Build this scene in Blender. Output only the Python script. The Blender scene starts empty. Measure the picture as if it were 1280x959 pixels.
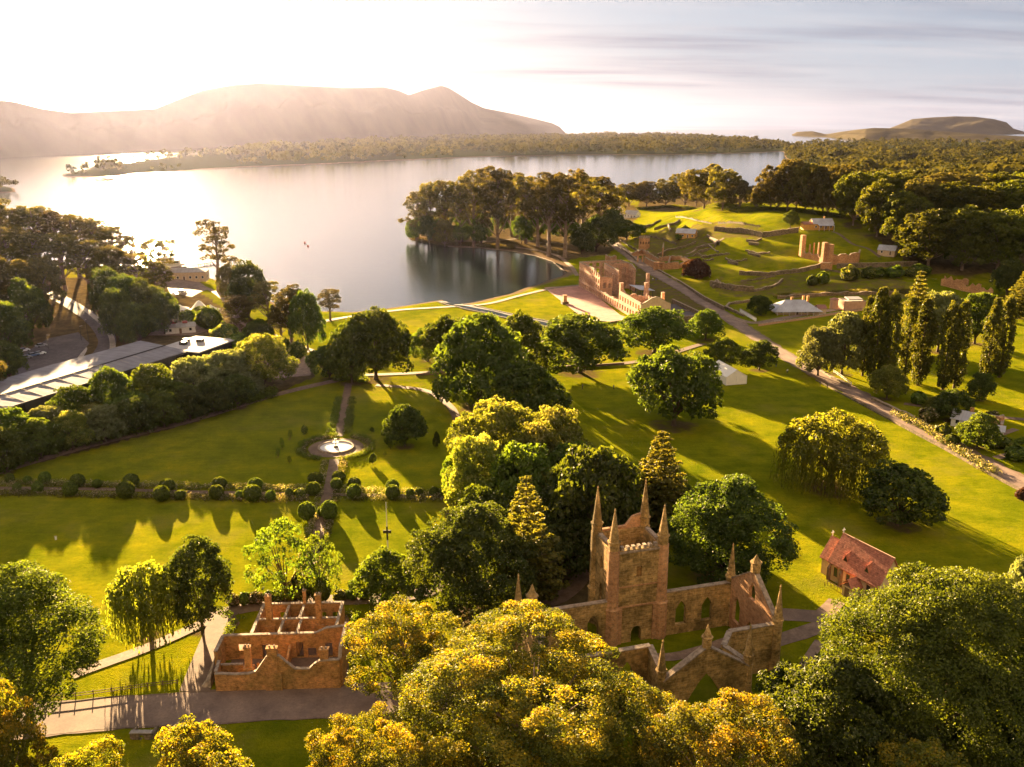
import bpy, bmesh, math, random
import numpy as np
from mathutils import Vector, Matrix, noise as mnoise
R = math.radians
SC = bpy.context.scene
COL = SC.collection

# ------------------------------------------------------------------ camera, sky, sun, exposure
F, HZ, H = 1110.0, 158.0, 85.0
PITCH = math.atan((479.5 - HZ) / F)
cam_d = bpy.data.cameras.new('camera'); cam = bpy.data.objects.new('camera', cam_d); COL.objects.link(cam)
cam.location = (0, 0, H); cam.rotation_euler = (math.pi / 2 - PITCH, 0, 0)
cam_d.sensor_fit = 'HORIZONTAL'; cam_d.sensor_width = 36; cam_d.lens = 36 * F / 1280
cam_d.clip_start = 0.5; cam_d.clip_end = 90000
SC.camera = cam
SUN_EL, SUN_AZ = R(9.6), R(-22.5)            # azimuth measured from +Y, negative to the left
sd_ = Vector((math.sin(SUN_AZ) * math.cos(SUN_EL), math.cos(SUN_AZ) * math.cos(SUN_EL), math.sin(SUN_EL)))
sun_d = bpy.data.lights.new('sun', 'SUN'); sun = bpy.data.objects.new('sun', sun_d); COL.objects.link(sun)
sun_d.energy = 5.0; sun_d.angle = R(0.55); sun_d.color = (1.0, 0.70, 0.36)
sun.rotation_euler = sd_.to_track_quat('Z', 'Y').to_euler(); sun.location = (0, 0, 300)
W = bpy.data.worlds.new('World'); SC.world = W; W.use_nodes = True
nt = W.node_tree; nt.nodes.clear()
N = lambda t: nt.nodes.new(t)
L = nt.links.new
out = N('ShaderNodeOutputWorld'); bg = N('ShaderNodeBackground'); sky = N('ShaderNodeTexSky')
sky.sky_type = 'NISHITA'; sky.sun_disc = False; sky.sun_elevation = SUN_EL; sky.sun_rotation = SUN_AZ
sky.air_density = 1.0; sky.dust_density = 1.2; sky.ozone_density = 1.0; sky.altitude = 50
tc = N('ShaderNodeTexCoord'); sep = N('ShaderNodeSeparateXYZ'); L(tc.outputs['Generated'], sep.inputs[0])
add = N('ShaderNodeMath'); add.operation = 'ADD'; add.inputs[1].default_value = 0.09; L(sep.outputs[2], add.inputs[0])
dx = N('ShaderNodeMath'); dx.operation = 'DIVIDE'; L(sep.outputs[0], dx.inputs[0]); L(add.outputs[0], dx.inputs[1])
dy = N('ShaderNodeMath'); dy.operation = 'DIVIDE'; L(sep.outputs[1], dy.inputs[0]); L(add.outputs[0], dy.inputs[1])
cx = N('ShaderNodeCombineXYZ'); L(dx.outputs[0], cx.inputs[0]); L(dy.outputs[0], cx.inputs[1])
n1 = N('ShaderNodeTexNoise'); n1.inputs['Scale'].default_value = 0.62; n1.inputs['Detail'].default_value = 9; n1.inputs['Roughness'].default_value = 0.56
n1.inputs['Distortion'].default_value = 0.4
mp = N('ShaderNodeMapping'); mp.inputs['Scale'].default_value = (0.55, 1.5, 1); mp.inputs['Rotation'].default_value = (0, 0, R(-14)); mp.inputs['Location'].default_value = (3.1, 1.7, 0)
L(cx.outputs[0], mp.inputs[0]); L(mp.outputs[0], n1.inputs[0])
cr = N('ShaderNodeValToRGB'); cr.color_ramp.elements[0].position = 0.40; cr.color_ramp.elements[1].position = 0.66
cr.color_ramp.elements[0].color = (0, 0, 0, 1); cr.color_ramp.elements[1].color = (1, 1, 1, 1); L(n1.outputs[0], cr.inputs[0])
SKY_VEIL = (0.76, 0.88, 1.10, 1); SKY_CLOUD_D = (0.54, 0.56, 0.72, 1); SKY_CLOUD_L = (1.30, 1.24, 1.28, 1)
veil = N('ShaderNodeMixRGB'); veil.inputs[0].default_value = 0.965; L(sky.outputs[0], veil.inputs[1]); veil.inputs[2].default_value = SKY_VEIL
n2 = N('ShaderNodeTexNoise'); n2.inputs['Scale'].default_value = 1.1; n2.inputs['Detail'].default_value = 7
mp2 = N('ShaderNodeMapping'); mp2.inputs['Scale'].default_value = (0.5, 1.7, 1); mp2.inputs['Location'].default_value = (7, 3.4, 2); L(cx.outputs[0], mp2.inputs[0]); L(mp2.outputs[0], n2.inputs[0])
cr2 = N('ShaderNodeValToRGB'); cr2.color_ramp.elements[0].position = 0.38; cr2.color_ramp.elements[1].position = 0.62
cr2.color_ramp.elements[0].color = SKY_CLOUD_D; cr2.color_ramp.elements[1].color = SKY_CLOUD_L; L(n2.outputs[0], cr2.inputs[0])
cl = N('ShaderNodeMixRGB'); L(cr.outputs[0], cl.inputs[0]); L(veil.outputs[0], cl.inputs[1]); L(cr2.outputs[0], cl.inputs[2])
cg = N('ShaderNodeMixRGB'); cg.blend_type = 'MIX'; cg.inputs[0].default_value = 0.85; L(veil.outputs[0], cg.inputs[1]); L(cl.outputs[0], cg.inputs[2])
bk = N('ShaderNodeMapRange'); bk.inputs[1].default_value = 0.15; bk.inputs[2].default_value = -0.55; bk.inputs[3].default_value = 0; bk.inputs[4].default_value = 0.9; L(sep.outputs[1], bk.inputs[0])
wm = N('ShaderNodeMixRGB'); L(bk.outputs[0], wm.inputs[0]); L(cg.outputs[0], wm.inputs[1]); wm.inputs[2].default_value = (2.15, 1.60, 1.02, 1)  # warm brighter sky behind the camera, added as fill for camera-facing faces
L(wm.outputs[0], bg.inputs[0]); bg.inputs[1].default_value = 0.05; L(bg.outputs[0], out.inputs[0])
SC.view_settings.view_transform = 'Standard'; SC.view_settings.look = 'None'; SC.view_settings.gamma = 1
SC.view_settings.use_curve_mapping = False; SC.view_settings.exposure = 3.5
SC.render.engine = 'CYCLES'
cy = SC.cycles
cy.max_bounces = 6; cy.diffuse_bounces = 3; cy.glossy_bounces = 2; cy.transmission_bounces = 3; cy.volume_bounces = 0
cy.transparent_max_bounces = 4; cy.use_denoising = True; cy.sample_clamp_indirect = 6; cy.sample_clamp_direct = 0
cy.caustics_reflective = False; cy.caustics_refractive = False
try: cy.denoiser = 'OPENIMAGEDENOISE'
except Exception: pass

# ------------------------------------------------------------------ materials
def mat(name):
    m = bpy.data.materials.new(name); m.use_nodes = True; m.node_tree.nodes.clear(); return m
class NT:
    def __init__(s, m): s.t = m.node_tree
    def n(s, t, **k):
        o = s.t.nodes.new(t)
        for a, v in k.items(): setattr(o, a, v)
        return o
    def l(s, a, b): s.t.links.new(a, b)
def ramp(g, fac, stops):
    r = g.n('ShaderNodeValToRGB'); e = r.color_ramp.elements
    while len(e) < len(stops): e.new(0.5)
    for q, (p, c) in zip(e, stops): q.position = p; q.color = (*c, 1)
    g.l(fac, r.inputs[0]); return r.outputs[0]
def noise(g, scale, coord=None, detail=4, rough=0.55, stretch=None):
    if coord is None: coord = g.n('ShaderNodeTexCoord').outputs['Object']
    if stretch:
        q = g.n('ShaderNodeMapping'); q.inputs['Scale'].default_value = stretch; g.l(coord, q.inputs[0]); coord = q.outputs[0]
    o = g.n('ShaderNodeTexNoise'); o.inputs['Scale'].default_value = scale; o.inputs['Detail'].default_value = detail
    o.inputs['Roughness'].default_value = rough; g.l(coord, o.inputs[0]); return o.outputs[0]
def mix(g, fac, a, b, mode='MIX'):
    o = g.n('ShaderNodeMixRGB', blend_type=mode)
    for k, v in ((0, fac), (1, a), (2, b)):
        if isinstance(v, (int, float)): o.inputs[k].default_value = v
        elif isinstance(v, tuple): o.inputs[k].default_value = (*v, 1)
        else: g.l(v, o.inputs[k])
    return o.outputs[0]
def princ(g, col, rough=0.9, spec=0.2, bump=None, bstr=0.3, bdist=0.05, metal=0.0):
    p = g.n('ShaderNodeBsdfPrincipled'); o = g.n('ShaderNodeOutputMaterial')
    if isinstance(col, tuple): p.inputs['Base Color'].default_value = (*col, 1)
    else: g.l(col, p.inputs['Base Color'])
    p.inputs['Roughness'].default_value = rough; p.inputs['Specular IOR Level'].default_value = spec; p.inputs['Metallic'].default_value = metal
    if bump is not None:
        b = g.n('ShaderNodeBump'); b.inputs['Strength'].default_value = bstr; b.inputs['Distance'].default_value = bdist
        g.l(bump, b.inputs['Height']); g.l(b.outputs[0], p.inputs['Normal'])
    g.l(p.outputs[0], o.inputs[0]); return p
M = {}
def m_plain(name, c1, c2=None, scale=3.0, rough=0.85, bstr=0.3, bdist=0.05, metal=0, spec=0.2):
    m = mat(name); g = NT(m); c2 = c2 or tuple(x * 0.7 for x in c1)
    a = noise(g, scale, detail=6); c = ramp(g, a, [(0.3, c2), (0.7, c1)])
    if name in ('asphalt', 'gravel', 'path_dirt', 'gravel_pink', 'concrete', 'asphalt_dark'):
        b = noise(g, 2.6, detail=8, rough=0.8); c = mix(g, 0.8, c, ramp(g, b, [(0.32, (0.62, 0.6, 0.58)), (0.5, (1, 1, 1)), (0.7, (1.3, 1.27, 1.22))]), 'MULTIPLY')
        b2 = noise(g, 0.12, detail=5); c = mix(g, 0.7, c, ramp(g, b2, [(0.38, (0.72, 0.72, 0.74)), (0.6, (1.12, 1.1, 1.08))]), 'MULTIPLY')
    princ(g, c, rough, spec, a, bstr, bdist, metal); M[name] = m; return m
def m_brick(name, c1, c2, mortar, bw, bh, stain=(0.1, 0.07, 0.04), stains=0.5, patch=0.15):
    m = mat(name); g = NT(m)
    uv = g.n('ShaderNodeUVMap').outputs[0]
    b = g.n('ShaderNodeTexBrick'); g.l(uv, b.inputs[0]); b.inputs['Scale'].default_value = 1
    b.inputs['Color1'].default_value = (*c1, 1); b.inputs['Color2'].default_value = (*c2, 1); b.inputs['Mortar'].default_value = (*mortar, 1)
    b.inputs['Brick Width'].default_value = bw; b.inputs['Row Height'].default_value = bh; b.inputs['Mortar Size'].default_value = bh * 0.07
    b.inputs['Bias'].default_value = -0.1
    n = noise(g, patch, detail=8, rough=0.7); n_ = ramp(g, n, [(0.42, (0, 0, 0)), (0.62, (1, 1, 1))])
    st = g.n('ShaderNodeMath', operation='MULTIPLY'); g.l(n_, st.inputs[0]); st.inputs[1].default_value = stains
    c = mix(g, st.outputs[0], b.outputs[0], stain)
    f = noise(g, 1.6, detail=8, rough=0.75); c = mix(g, 0.95, c, ramp(g, f, [(0.3, (0.28, 0.26, 0.24)), (0.5, (0.95, 0.93, 0.9)), (0.72, (1.5, 1.4, 1.25))]), 'MULTIPLY')
    princ(g, c, 0.92, 0.15, f, 0.6, 0.12); M[name] = m; return m
def m_leaf(name, c1, c2, c3=None, trans=0.45, nscale=0.6, tint=0.25):
    m = mat(name); g = NT(m)
    at = g.n('ShaderNodeAttribute'); at.attribute_name = 'v'
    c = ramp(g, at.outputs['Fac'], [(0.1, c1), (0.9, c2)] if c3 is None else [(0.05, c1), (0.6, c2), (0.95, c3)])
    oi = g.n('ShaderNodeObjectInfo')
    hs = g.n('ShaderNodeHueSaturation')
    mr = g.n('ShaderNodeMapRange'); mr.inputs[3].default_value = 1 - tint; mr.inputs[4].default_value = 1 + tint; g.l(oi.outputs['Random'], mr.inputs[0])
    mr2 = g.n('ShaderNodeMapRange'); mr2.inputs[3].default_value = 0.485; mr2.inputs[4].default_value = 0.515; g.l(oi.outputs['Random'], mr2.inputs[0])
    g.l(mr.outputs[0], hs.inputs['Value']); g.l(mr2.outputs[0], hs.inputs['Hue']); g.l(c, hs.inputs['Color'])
    d = g.n('ShaderNodeBsdfDiffuse'); t = g.n('ShaderNodeBsdfTranslucent'); x = g.n('ShaderNodeMixShader'); x.inputs[0].default_value = trans
    g.l(mix(g, 1.0, hs.outputs[0], (0.72, 0.76, 0.72), 'MULTIPLY'), d.inputs[0])
    tcx = mix(g, 1.0, hs.outputs[0], (2.3, 2.1, 0.7), 'MULTIPLY'); g.l(tcx, t.inputs[0])
    g.l(d.outputs[0], x.inputs[1]); g.l(t.outputs[0], x.inputs[2])
    gl = g.n('ShaderNodeBsdfGlossy'); gl.inputs['Roughness'].default_value = 0.45; gl.inputs[0].default_value = (1, 0.95, 0.8, 1)
    y = g.n('ShaderNodeMixShader'); y.inputs[0].default_value = 0.0 if name == 'leaf_far' else 0.02; g.l(x.outputs[0], y.inputs[1]); g.l(gl.outputs[0], y.inputs[2])
    o = g.n('ShaderNodeOutputMaterial'); g.l(y.outputs[0], o.inputs[0]); M[name] = m; return m

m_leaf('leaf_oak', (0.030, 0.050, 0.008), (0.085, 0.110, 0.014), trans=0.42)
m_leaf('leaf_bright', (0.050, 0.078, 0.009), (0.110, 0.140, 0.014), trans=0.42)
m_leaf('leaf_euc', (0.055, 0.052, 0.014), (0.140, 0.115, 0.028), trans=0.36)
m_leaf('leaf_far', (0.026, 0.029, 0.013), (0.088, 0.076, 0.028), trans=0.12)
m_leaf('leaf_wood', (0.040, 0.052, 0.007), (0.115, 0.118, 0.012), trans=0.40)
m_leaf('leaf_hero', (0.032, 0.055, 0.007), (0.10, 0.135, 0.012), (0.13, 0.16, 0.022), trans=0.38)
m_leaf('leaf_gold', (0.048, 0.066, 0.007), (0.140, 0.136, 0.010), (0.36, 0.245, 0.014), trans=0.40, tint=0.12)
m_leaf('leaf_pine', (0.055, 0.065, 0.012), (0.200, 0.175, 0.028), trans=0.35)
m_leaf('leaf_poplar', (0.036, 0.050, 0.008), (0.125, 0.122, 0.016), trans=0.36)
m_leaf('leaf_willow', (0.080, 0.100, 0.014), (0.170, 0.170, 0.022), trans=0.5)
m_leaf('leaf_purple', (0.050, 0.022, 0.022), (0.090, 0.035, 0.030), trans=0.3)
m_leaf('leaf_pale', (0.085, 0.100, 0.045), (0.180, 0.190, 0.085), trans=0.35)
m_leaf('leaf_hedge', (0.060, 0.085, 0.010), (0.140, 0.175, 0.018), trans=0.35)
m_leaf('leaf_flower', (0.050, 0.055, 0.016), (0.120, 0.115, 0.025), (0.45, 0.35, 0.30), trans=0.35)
m_leaf('leaf_light_green', (0.05, 0.075, 0.010), (0.15, 0.165, 0.02), (0.30, 0.28, 0.09), trans=0.42)  # lighter green foliage tone with pale tips
m_plain('bark', (0.13, 0.085, 0.055), (0.06, 0.04, 0.028), 2.0)
m_plain('bark_pale', (0.30, 0.22, 0.16), (0.14, 0.09, 0.06), 1.2)
m_plain('asphalt', (0.27, 0.185, 0.135), (0.16, 0.11, 0.085), 0.25, bstr=0.15)
m_plain('asphalt_dark', (0.12, 0.10, 0.10), (0.075, 0.062, 0.062), 0.6, bstr=0.15)
m_plain('gravel', (0.30, 0.205, 0.14), (0.16, 0.105, 0.07), 0.7)
m_plain('path_dirt', (0.21, 0.138, 0.09), (0.125, 0.08, 0.05), 0.6)
m_plain('gravel_pink', (0.50, 0.26, 0.20), (0.36, 0.18, 0.13), 0.35)
m_plain('concrete', (0.42, 0.36, 0.31), (0.28, 0.24, 0.20), 0.8)
m_plain('coping', (0.44, 0.33, 0.23), (0.16, 0.115, 0.075), 1.6, bstr=0.8, bdist=0.1)
m_plain('white_paint', (0.78, 0.74, 0.70), (0.62, 0.58, 0.54), 1.5, bstr=0.05)
m_plain('cream_wall', (0.62, 0.46, 0.30), (0.48, 0.34, 0.22), 1.0)
m_plain('yellow_wall', (0.60, 0.34, 0.09), (0.46, 0.25, 0.06), 0.8)
m_plain('pink_wall', (0.58, 0.34, 0.22), (0.44, 0.25, 0.16), 0.9)
m_plain('dark_wall', (0.055, 0.045, 0.04), (0.035, 0.03, 0.028), 1.0)
m_plain('metal_dark', (0.08, 0.07, 0.065), (0.05, 0.045, 0.04), 2.0, rough=0.5, metal=0.6)
m_plain('timber', (0.22, 0.14, 0.09), (0.11, 0.07, 0.045), 3.0)
m_plain('glass_dark', (0.03, 0.03, 0.035), (0.02, 0.02, 0.022), 1.0, rough=0.15, spec=0.6, bstr=0.02)
m_plain('dull_red', (0.30, 0.05, 0.03), (0.2, 0.04, 0.02), 2)  # plain matte red surface colour
m_plain('tent_fabric', (0.80, 0.74, 0.66), (0.70, 0.64, 0.56), 0.7, bstr=0.1)
m_plain('cloth_blue', (0.08, 0.12, 0.25)); m_plain('cloth_red', (0.45, 0.07, 0.05)); m_plain('cloth_dark', (0.05, 0.045, 0.05)); m_plain('skin', (0.45, 0.28, 0.2))
m_plain('car_white', (0.75, 0.75, 0.75), (0.7, 0.7, 0.7), 1, rough=0.3, bstr=0, spec=0.5)
m_plain('car_blue', (0.10, 0.16, 0.30), (0.09, 0.15, 0.28), 1, rough=0.3, bstr=0, spec=0.5)
m_plain('car_grey', (0.25, 0.25, 0.27), (0.22, 0.22, 0.24), 1, rough=0.3, bstr=0, spec=0.5)
m_plain('basin', (0.62, 0.55, 0.50), (0.50, 0.43, 0.38), 1.0, rough=0.4)
m_brick('brick_red', (0.62, 0.29, 0.09), (0.38, 0.17, 0.06), (0.50, 0.36, 0.20), 0.46, 0.16, stain=(0.16, 0.125, 0.04), stains=0.65)
m_brick('sandstone', (0.60, 0.38, 0.14), (0.32, 0.19, 0.07), (0.55, 0.40, 0.20), 1.1, 0.42, stain=(0.10, 0.075, 0.025), stains=0.8, patch=0.22)
m_brick('stone_warm', (0.62, 0.34, 0.16), (0.44, 0.22, 0.10), (0.46, 0.32, 0.2), 1.0, 0.36, stain=(0.20, 0.09, 0.05), stains=0.5, patch=0.1)
m_brick('pen_brick', (0.64, 0.40, 0.28), (0.48, 0.27, 0.18), (0.46, 0.3, 0.2), 1.2, 0.4, stain=(0.20, 0.10, 0.06), stains=0.45, patch=0.08)
m_brick('rubble', (0.27, 0.20, 0.14), (0.15, 0.11, 0.075), (0.11, 0.09, 0.06), 0.8, 0.4, stain=(0.06, 0.06, 0.025), stains=0.7, patch=0.3)
m_brick('roof_tile', (0.56, 0.24, 0.15), (0.46, 0.18, 0.11), (0.34, 0.12, 0.08), 0.35, 0.4, stain=(0.30, 0.10, 0.08), stains=0.3)
def m_roof(name, c, c2, step=0.8, rough=0.45, metal=0.3):
    m = mat(name); g = NT(m); uv = g.n('ShaderNodeUVMap').outputs[0]
    w = g.n('ShaderNodeTexWave', wave_type='BANDS', bands_direction='X'); w.inputs['Scale'].default_value = 1.0 / step * 0.314; g.l(uv, w.inputs[0])
    n = noise(g, 0.25, detail=6); cc = ramp(g, n, [(0.35, c2), (0.65, c)])
    cc = mix(g, 0.25, cc, ramp(g, w.outputs[0], [(0.0, (0.5, 0.5, 0.5)), (0.25, (1, 1, 1))]), 'MULTIPLY')
    princ(g, cc, rough, 0.15, w.outputs[0], 0.4, 0.03, metal); M[name] = m
m_roof('roof_metal', (0.46, 0.46, 0.50), (0.34, 0.33, 0.36), rough=0.7, metal=0.0); m_roof('roof_big', (0.24, 0.225, 0.24), (0.19, 0.175, 0.188), 3.0, rough=0.85, metal=0.0)
m_roof('roof_rust', (0.36, 0.16, 0.10), (0.24, 0.10, 0.07))
m_roof('roof_pale', (0.46, 0.42, 0.40), (0.36, 0.33, 0.31), 2.0, rough=0.85, metal=0.0)

def ground_material():
    m = mat('ground_grass'); g = NT(m); co = g.n('ShaderNodeTexCoord').outputs['Object']
    big = noise(g, 0.018, co, 5, 0.6); med = noise(g, 0.16, co, 6, 0.6); fine = noise(g, 3.2, co, 4, 0.7); mow = noise(g, 0.5, co, 4, 0.6, (0.35, 1.6, 1))
    c = ramp(g, big, [(0.3, (0.112, 0.136, 0.005)), (0.7, (0.232, 0.222, 0.006))])
    c = mix(g, 0.85, c, ramp(g, med, [(0.3, (0.55, 0.68, 0.5)), (0.5, (0.95, 0.95, 1)), (0.7, (1.4, 1.22, 1.2))]), 'MULTIPLY')
    sp = noise(g, 1.3, co, 5, 0.75); c = mix(g, 0.6, c, ramp(g, sp, [(0.32, (0.6, 0.7, 0.6)), (0.5, (1, 1, 1)), (0.72, (1.35, 1.2, 1.2))]), 'MULTIPLY')
    c = mix(g, 0.5, c, ramp(g, mow, [(0.3, (0.72, 0.76, 0.6)), (0.7, (1.2, 1.16, 1.2))]), 'MULTIPLY')
    dr = noise(g, 0.035, co, 7, 0.65); c = mix(g, ramp(g, dr, [(0.54, (0, 0, 0)), (0.72, (0.7, 0.7, 0.7))]), c, (0.235, 0.185, 0.035))
    at = g.n('ShaderNodeAttribute'); at.attribute_name = 'litter'
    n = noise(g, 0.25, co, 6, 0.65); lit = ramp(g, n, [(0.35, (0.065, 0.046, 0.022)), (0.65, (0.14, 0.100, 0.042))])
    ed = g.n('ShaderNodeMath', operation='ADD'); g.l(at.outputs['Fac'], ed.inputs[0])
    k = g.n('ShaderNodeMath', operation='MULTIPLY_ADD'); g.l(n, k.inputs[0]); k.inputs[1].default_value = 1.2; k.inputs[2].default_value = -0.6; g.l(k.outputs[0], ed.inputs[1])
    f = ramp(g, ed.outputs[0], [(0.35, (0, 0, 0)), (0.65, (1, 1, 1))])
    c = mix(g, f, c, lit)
    far = g.n('ShaderNodeMapRange'); far.inputs[1].default_value = 1.2; far.inputs[2].default_value = 1.8; g.l(at.outputs['Fac'], far.inputs[0]); c = mix(g, far.outputs[0], c, (0.035, 0.038, 0.016))
    sx = g.n('ShaderNodeSeparateXYZ'); g.l(co, sx.inputs[0])
    mr = g.n('ShaderNodeMapRange'); mr.inputs[1].default_value = -1.1; mr.inputs[2].default_value = -0.6; mr.inputs[3].default_value = 1; mr.inputs[4].default_value = 0; g.l(sx.outputs[2], mr.inputs[0])
    c = mix(g, mr.outputs[0], c, (0.16, 0.11, 0.07))
    hb = mix(g, 0.35, fine, mow)
    p = princ(g, c, 1.0, 0.0, hb, 1.0, 0.45); p.inputs['Sheen Weight'].default_value = 0.0; p.inputs['Sheen Roughness'].default_value = 0.5; p.inputs['Sheen Tint'].default_value = (0.8, 0.7, 0.04, 1)
    M['ground'] = m
ground_material()
def water_material():
    m = mat('water'); g = NT(m); co = g.n('ShaderNodeTexCoord').outputs['Object']
    a = noise(g, 0.11, co, 6, 0.65, (1, 1.9, 1)); b = noise(g, 0.9, co, 3, 0.6, (1, 2.2, 1))
    h = mix(g, 0.3, a, b)
    p = princ(g, (0.012, 0.020, 0.022), 0.09, 0.5, h, 0.16, 0.9); p.inputs['IOR'].default_value = 1.33
    M['water'] = m
water_material()
def hill_material():
    m = mat('hill_bush'); g = NT(m); co = g.n('ShaderNodeTexCoord').outputs['Object']
    a = noise(g, 0.004, co, 5, 0.6); c = ramp(g, a, [(0.3, (0.055, 0.046, 0.030)), (0.7, (0.080, 0.066, 0.040))])
    princ(g, c, 1, 0, None); M['hill'] = m
hill_material()

# ------------------------------------------------------------------ object helpers
def tag(o, label=None, cat=None, group=None, kind=None):
    if label: o['label'] = label
    if cat: o['category'] = cat
    if group: o['group'] = group
    if kind: o['kind'] = kind
    return o
def empty(name, loc=(0, 0, 0), rz=0.0, label=None, cat=None, group=None):
    o = bpy.data.objects.new(name, None); COL.objects.link(o); o.location = loc; o.rotation_euler = (0, 0, rz); o.empty_display_size = 0.5
    return tag(o, label, cat, group)
def link(name, me, parent=None):
    o = bpy.data.objects.new(name, me); COL.objects.link(o)
    if parent is not None: o.parent = parent
    return o
def np_mesh(name, verts, faces, material, k=4, attr=None, smooth=False):
    verts = np.asarray(verts, dtype=np.float32); faces = np.asarray(faces, dtype=np.int32)
    me = bpy.data.meshes.new(name); me.vertices.add(len(verts)); me.vertices.foreach_set('co', verts.ravel())
    n = len(faces); me.loops.add(n * k); me.loops.foreach_set('vertex_index', faces.ravel())
    me.polygons.add(n); me.polygons.foreach_set('loop_start', np.arange(0, n * k, k, dtype=np.int32))
    try: me.polygons.foreach_set('loop_total', np.full(n, k, dtype=np.int32))
    except Exception: pass
    me.polygons.foreach_set('use_smooth', np.full(n, smooth))
    if attr:
        for an, av in attr.items():
            a = me.attributes.new(an, 'FLOAT', 'POINT'); a.data.foreach_set('value', np.asarray(av, dtype=np.float32))
    me.update(); me.validate()
    me.materials.append(material)
    return me
JIT = [0]
class MB:
    def __init__(s): s.v = []; s.f = []; s.el = []
    def mark(s): s.el.append((len(s.v), len(s.f)))
    def hexa(s, p):            # 8 points: bottom 4 ccw, top 4 ccw
        s.mark(); b = len(s.v); s.v += [tuple(q) for q in p]
        s.f += [(b, b+3, b+2, b+1), (b+4, b+5, b+6, b+7), (b, b+1, b+5, b+4), (b+1, b+2, b+6, b+5), (b+2, b+3, b+7, b+6), (b+3, b, b+4, b+7)]
        return s
    def box(s, cx, cy, z0, z1, sx, sy, rot=0.0, taper=1.0):
        c, sn = math.cos(rot), math.sin(rot); P8 = []
        for z, k in ((z0, 1.0), (z1, taper)):
            for a, b in ((-1, -1), (1, -1), (1, 1), (-1, 1)):
                x, y = a * sx / 2 * k, b * sy / 2 * k; P8.append((cx + x * c - y * sn, cy + x * sn + y * c, z))
        return s.hexa(P8)
    def poly(s, pts):
        s.mark(); b = len(s.v); s.v += [tuple(q) for q in pts]; s.f.append(tuple(range(b, b + len(pts)))); return s
    def slab(s, pts, th):      # planar polygon (3d points, ccw from above) thickened downward
        s.mark(); b = len(s.v); n = len(pts); s.v += [tuple(q) for q in pts] + [(q[0], q[1], q[2] - th) for q in pts]
        s.f.append(tuple(range(b, b + n))); s.f.append(tuple(range(b + 2 * n - 1, b + n - 1, -1)))
        for i in range(n): j = (i + 1) % n; s.f.append((b + i, b + n + i, b + n + j, b + j))
        return s
    def frustum(s, cx, cy, z0, z1, r0, r1, n=8, rot=0.0, ax=None):
        s.mark(); b = len(s.v)
        for z, r in ((z0, r0), (z1, r1)):
            for i in range(n): a = rot + 2 * math.pi * i / n; s.v.append((cx + r * math.cos(a), cy + r * math.sin(a), z))
        for i in range(n): j = (i + 1) % n; s.f.append((b + i, b + j, b + n + j, b + n + i))
        s.f.append(tuple(range(b + n, b + 2 * n))); s.f.append(tuple(range(b + n - 1, b - 1, -1))); return s
    def tube(s, pts, rad, n=6):
        s.mark(); b = len(s.v); pts = [Vector(p) for p in pts]
        for i, p in enumerate(pts):
            d = (pts[min(i + 1, len(pts) - 1)] - pts[max(i - 1, 0)]).normalized()
            a = d.cross(Vector((0.3, 0.9, 0.1))); a = a.normalized() if a.length > 1e-4 else Vector((1, 0, 0)); c = d.cross(a)
            for k in range(n): t = 2 * math.pi * k / n; q = p + (a * math.cos(t) + c * math.sin(t)) * rad[i]; s.v.append(tuple(q))
        for i in range(len(pts) - 1):
            for k in range(n): j = (k + 1) % n; s.f.append((b + i*n + k, b + i*n + j, b + (i+1)*n + j, b + (i+1)*n + k))
        s.f.append(tuple(range(b + n * (len(pts) - 1), b + n * len(pts)))); return s
    def split(s, tol=0.06):
        if len(s.el) < 2: return [s]
        E = s.el + [(len(s.v), len(s.f))]; n = len(s.el); V = np.array(s.v); lo = np.array([V[E[i][0]:E[i+1][0]].min(0) for i in range(n)]) - tol; hi = np.array([V[E[i][0]:E[i+1][0]].max(0) for i in range(n)]) + tol
        lab = [-1] * n; k = 0
        for i in range(n):
            if lab[i] >= 0: continue
            st = [i]; lab[i] = k
            while st:
                q = st.pop(); t = np.nonzero(np.all(lo <= hi[q], 1) & np.all(hi >= lo[q], 1))[0]
                for j in t:
                    if lab[j] < 0: lab[j] = k; st.append(int(j))
            k += 1
        if k < 2: return [s]
        res = [MB() for _ in range(k)]
        for i in range(n):
            m = res[lab[i]]; off = len(m.v) - E[i][0]; m.el.append((len(m.v), len(m.f))); m.v += s.v[E[i][0]:E[i+1][0]]; m.f += [tuple(a + off for a in f) for f in s.f[E[i][1]:E[i+1][1]]]
        return res
    def build(s, name, material, parent=None, smooth=False):
        me = bpy.data.meshes.new(name); me.from_pydata(s.v, [], s.f); me.update()
        uv = me.uv_layers.new(name='UVMap'); nl = len(me.loops)
        co = np.empty(len(s.v) * 3, np.float32); me.vertices.foreach_get('co', co); co = co.reshape(-1, 3)
        li = np.empty(nl, np.int32); me.loops.foreach_get('vertex_index', li)
        nf = len(me.polygons); no = np.empty(nf * 3, np.float32); me.polygons.foreach_get('normal', no); no = no.reshape(-1, 3)
        tot = np.empty(nf, np.int32); me.polygons.foreach_get('loop_total', tot); fi = np.repeat(np.arange(nf), tot); nn = no[fi]; c = co[li]
        hor = np.hypot(nn[:, 0], nn[:, 1]); flat = hor < 0.25
        tx = np.where(flat, 1.0, -nn[:, 1] / np.maximum(hor, 1e-6)); ty = np.where(flat, 0.0, nn[:, 0] / np.maximum(hor, 1e-6))
        U = c[:, 0] * tx + c[:, 1] * ty
        up = np.cross(nn, np.stack([tx, ty, np.zeros_like(tx)], 1)); V = np.sum(up * c, 1)
        uv.data.foreach_set('uv', np.stack([U, V], 1).astype(np.float32).ravel())
        if smooth: me.polygons.foreach_set('use_smooth', np.full(nf, True))
        me.materials.append(M[material] if isinstance(material, str) else material)
        return link(name, me, parent)

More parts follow.
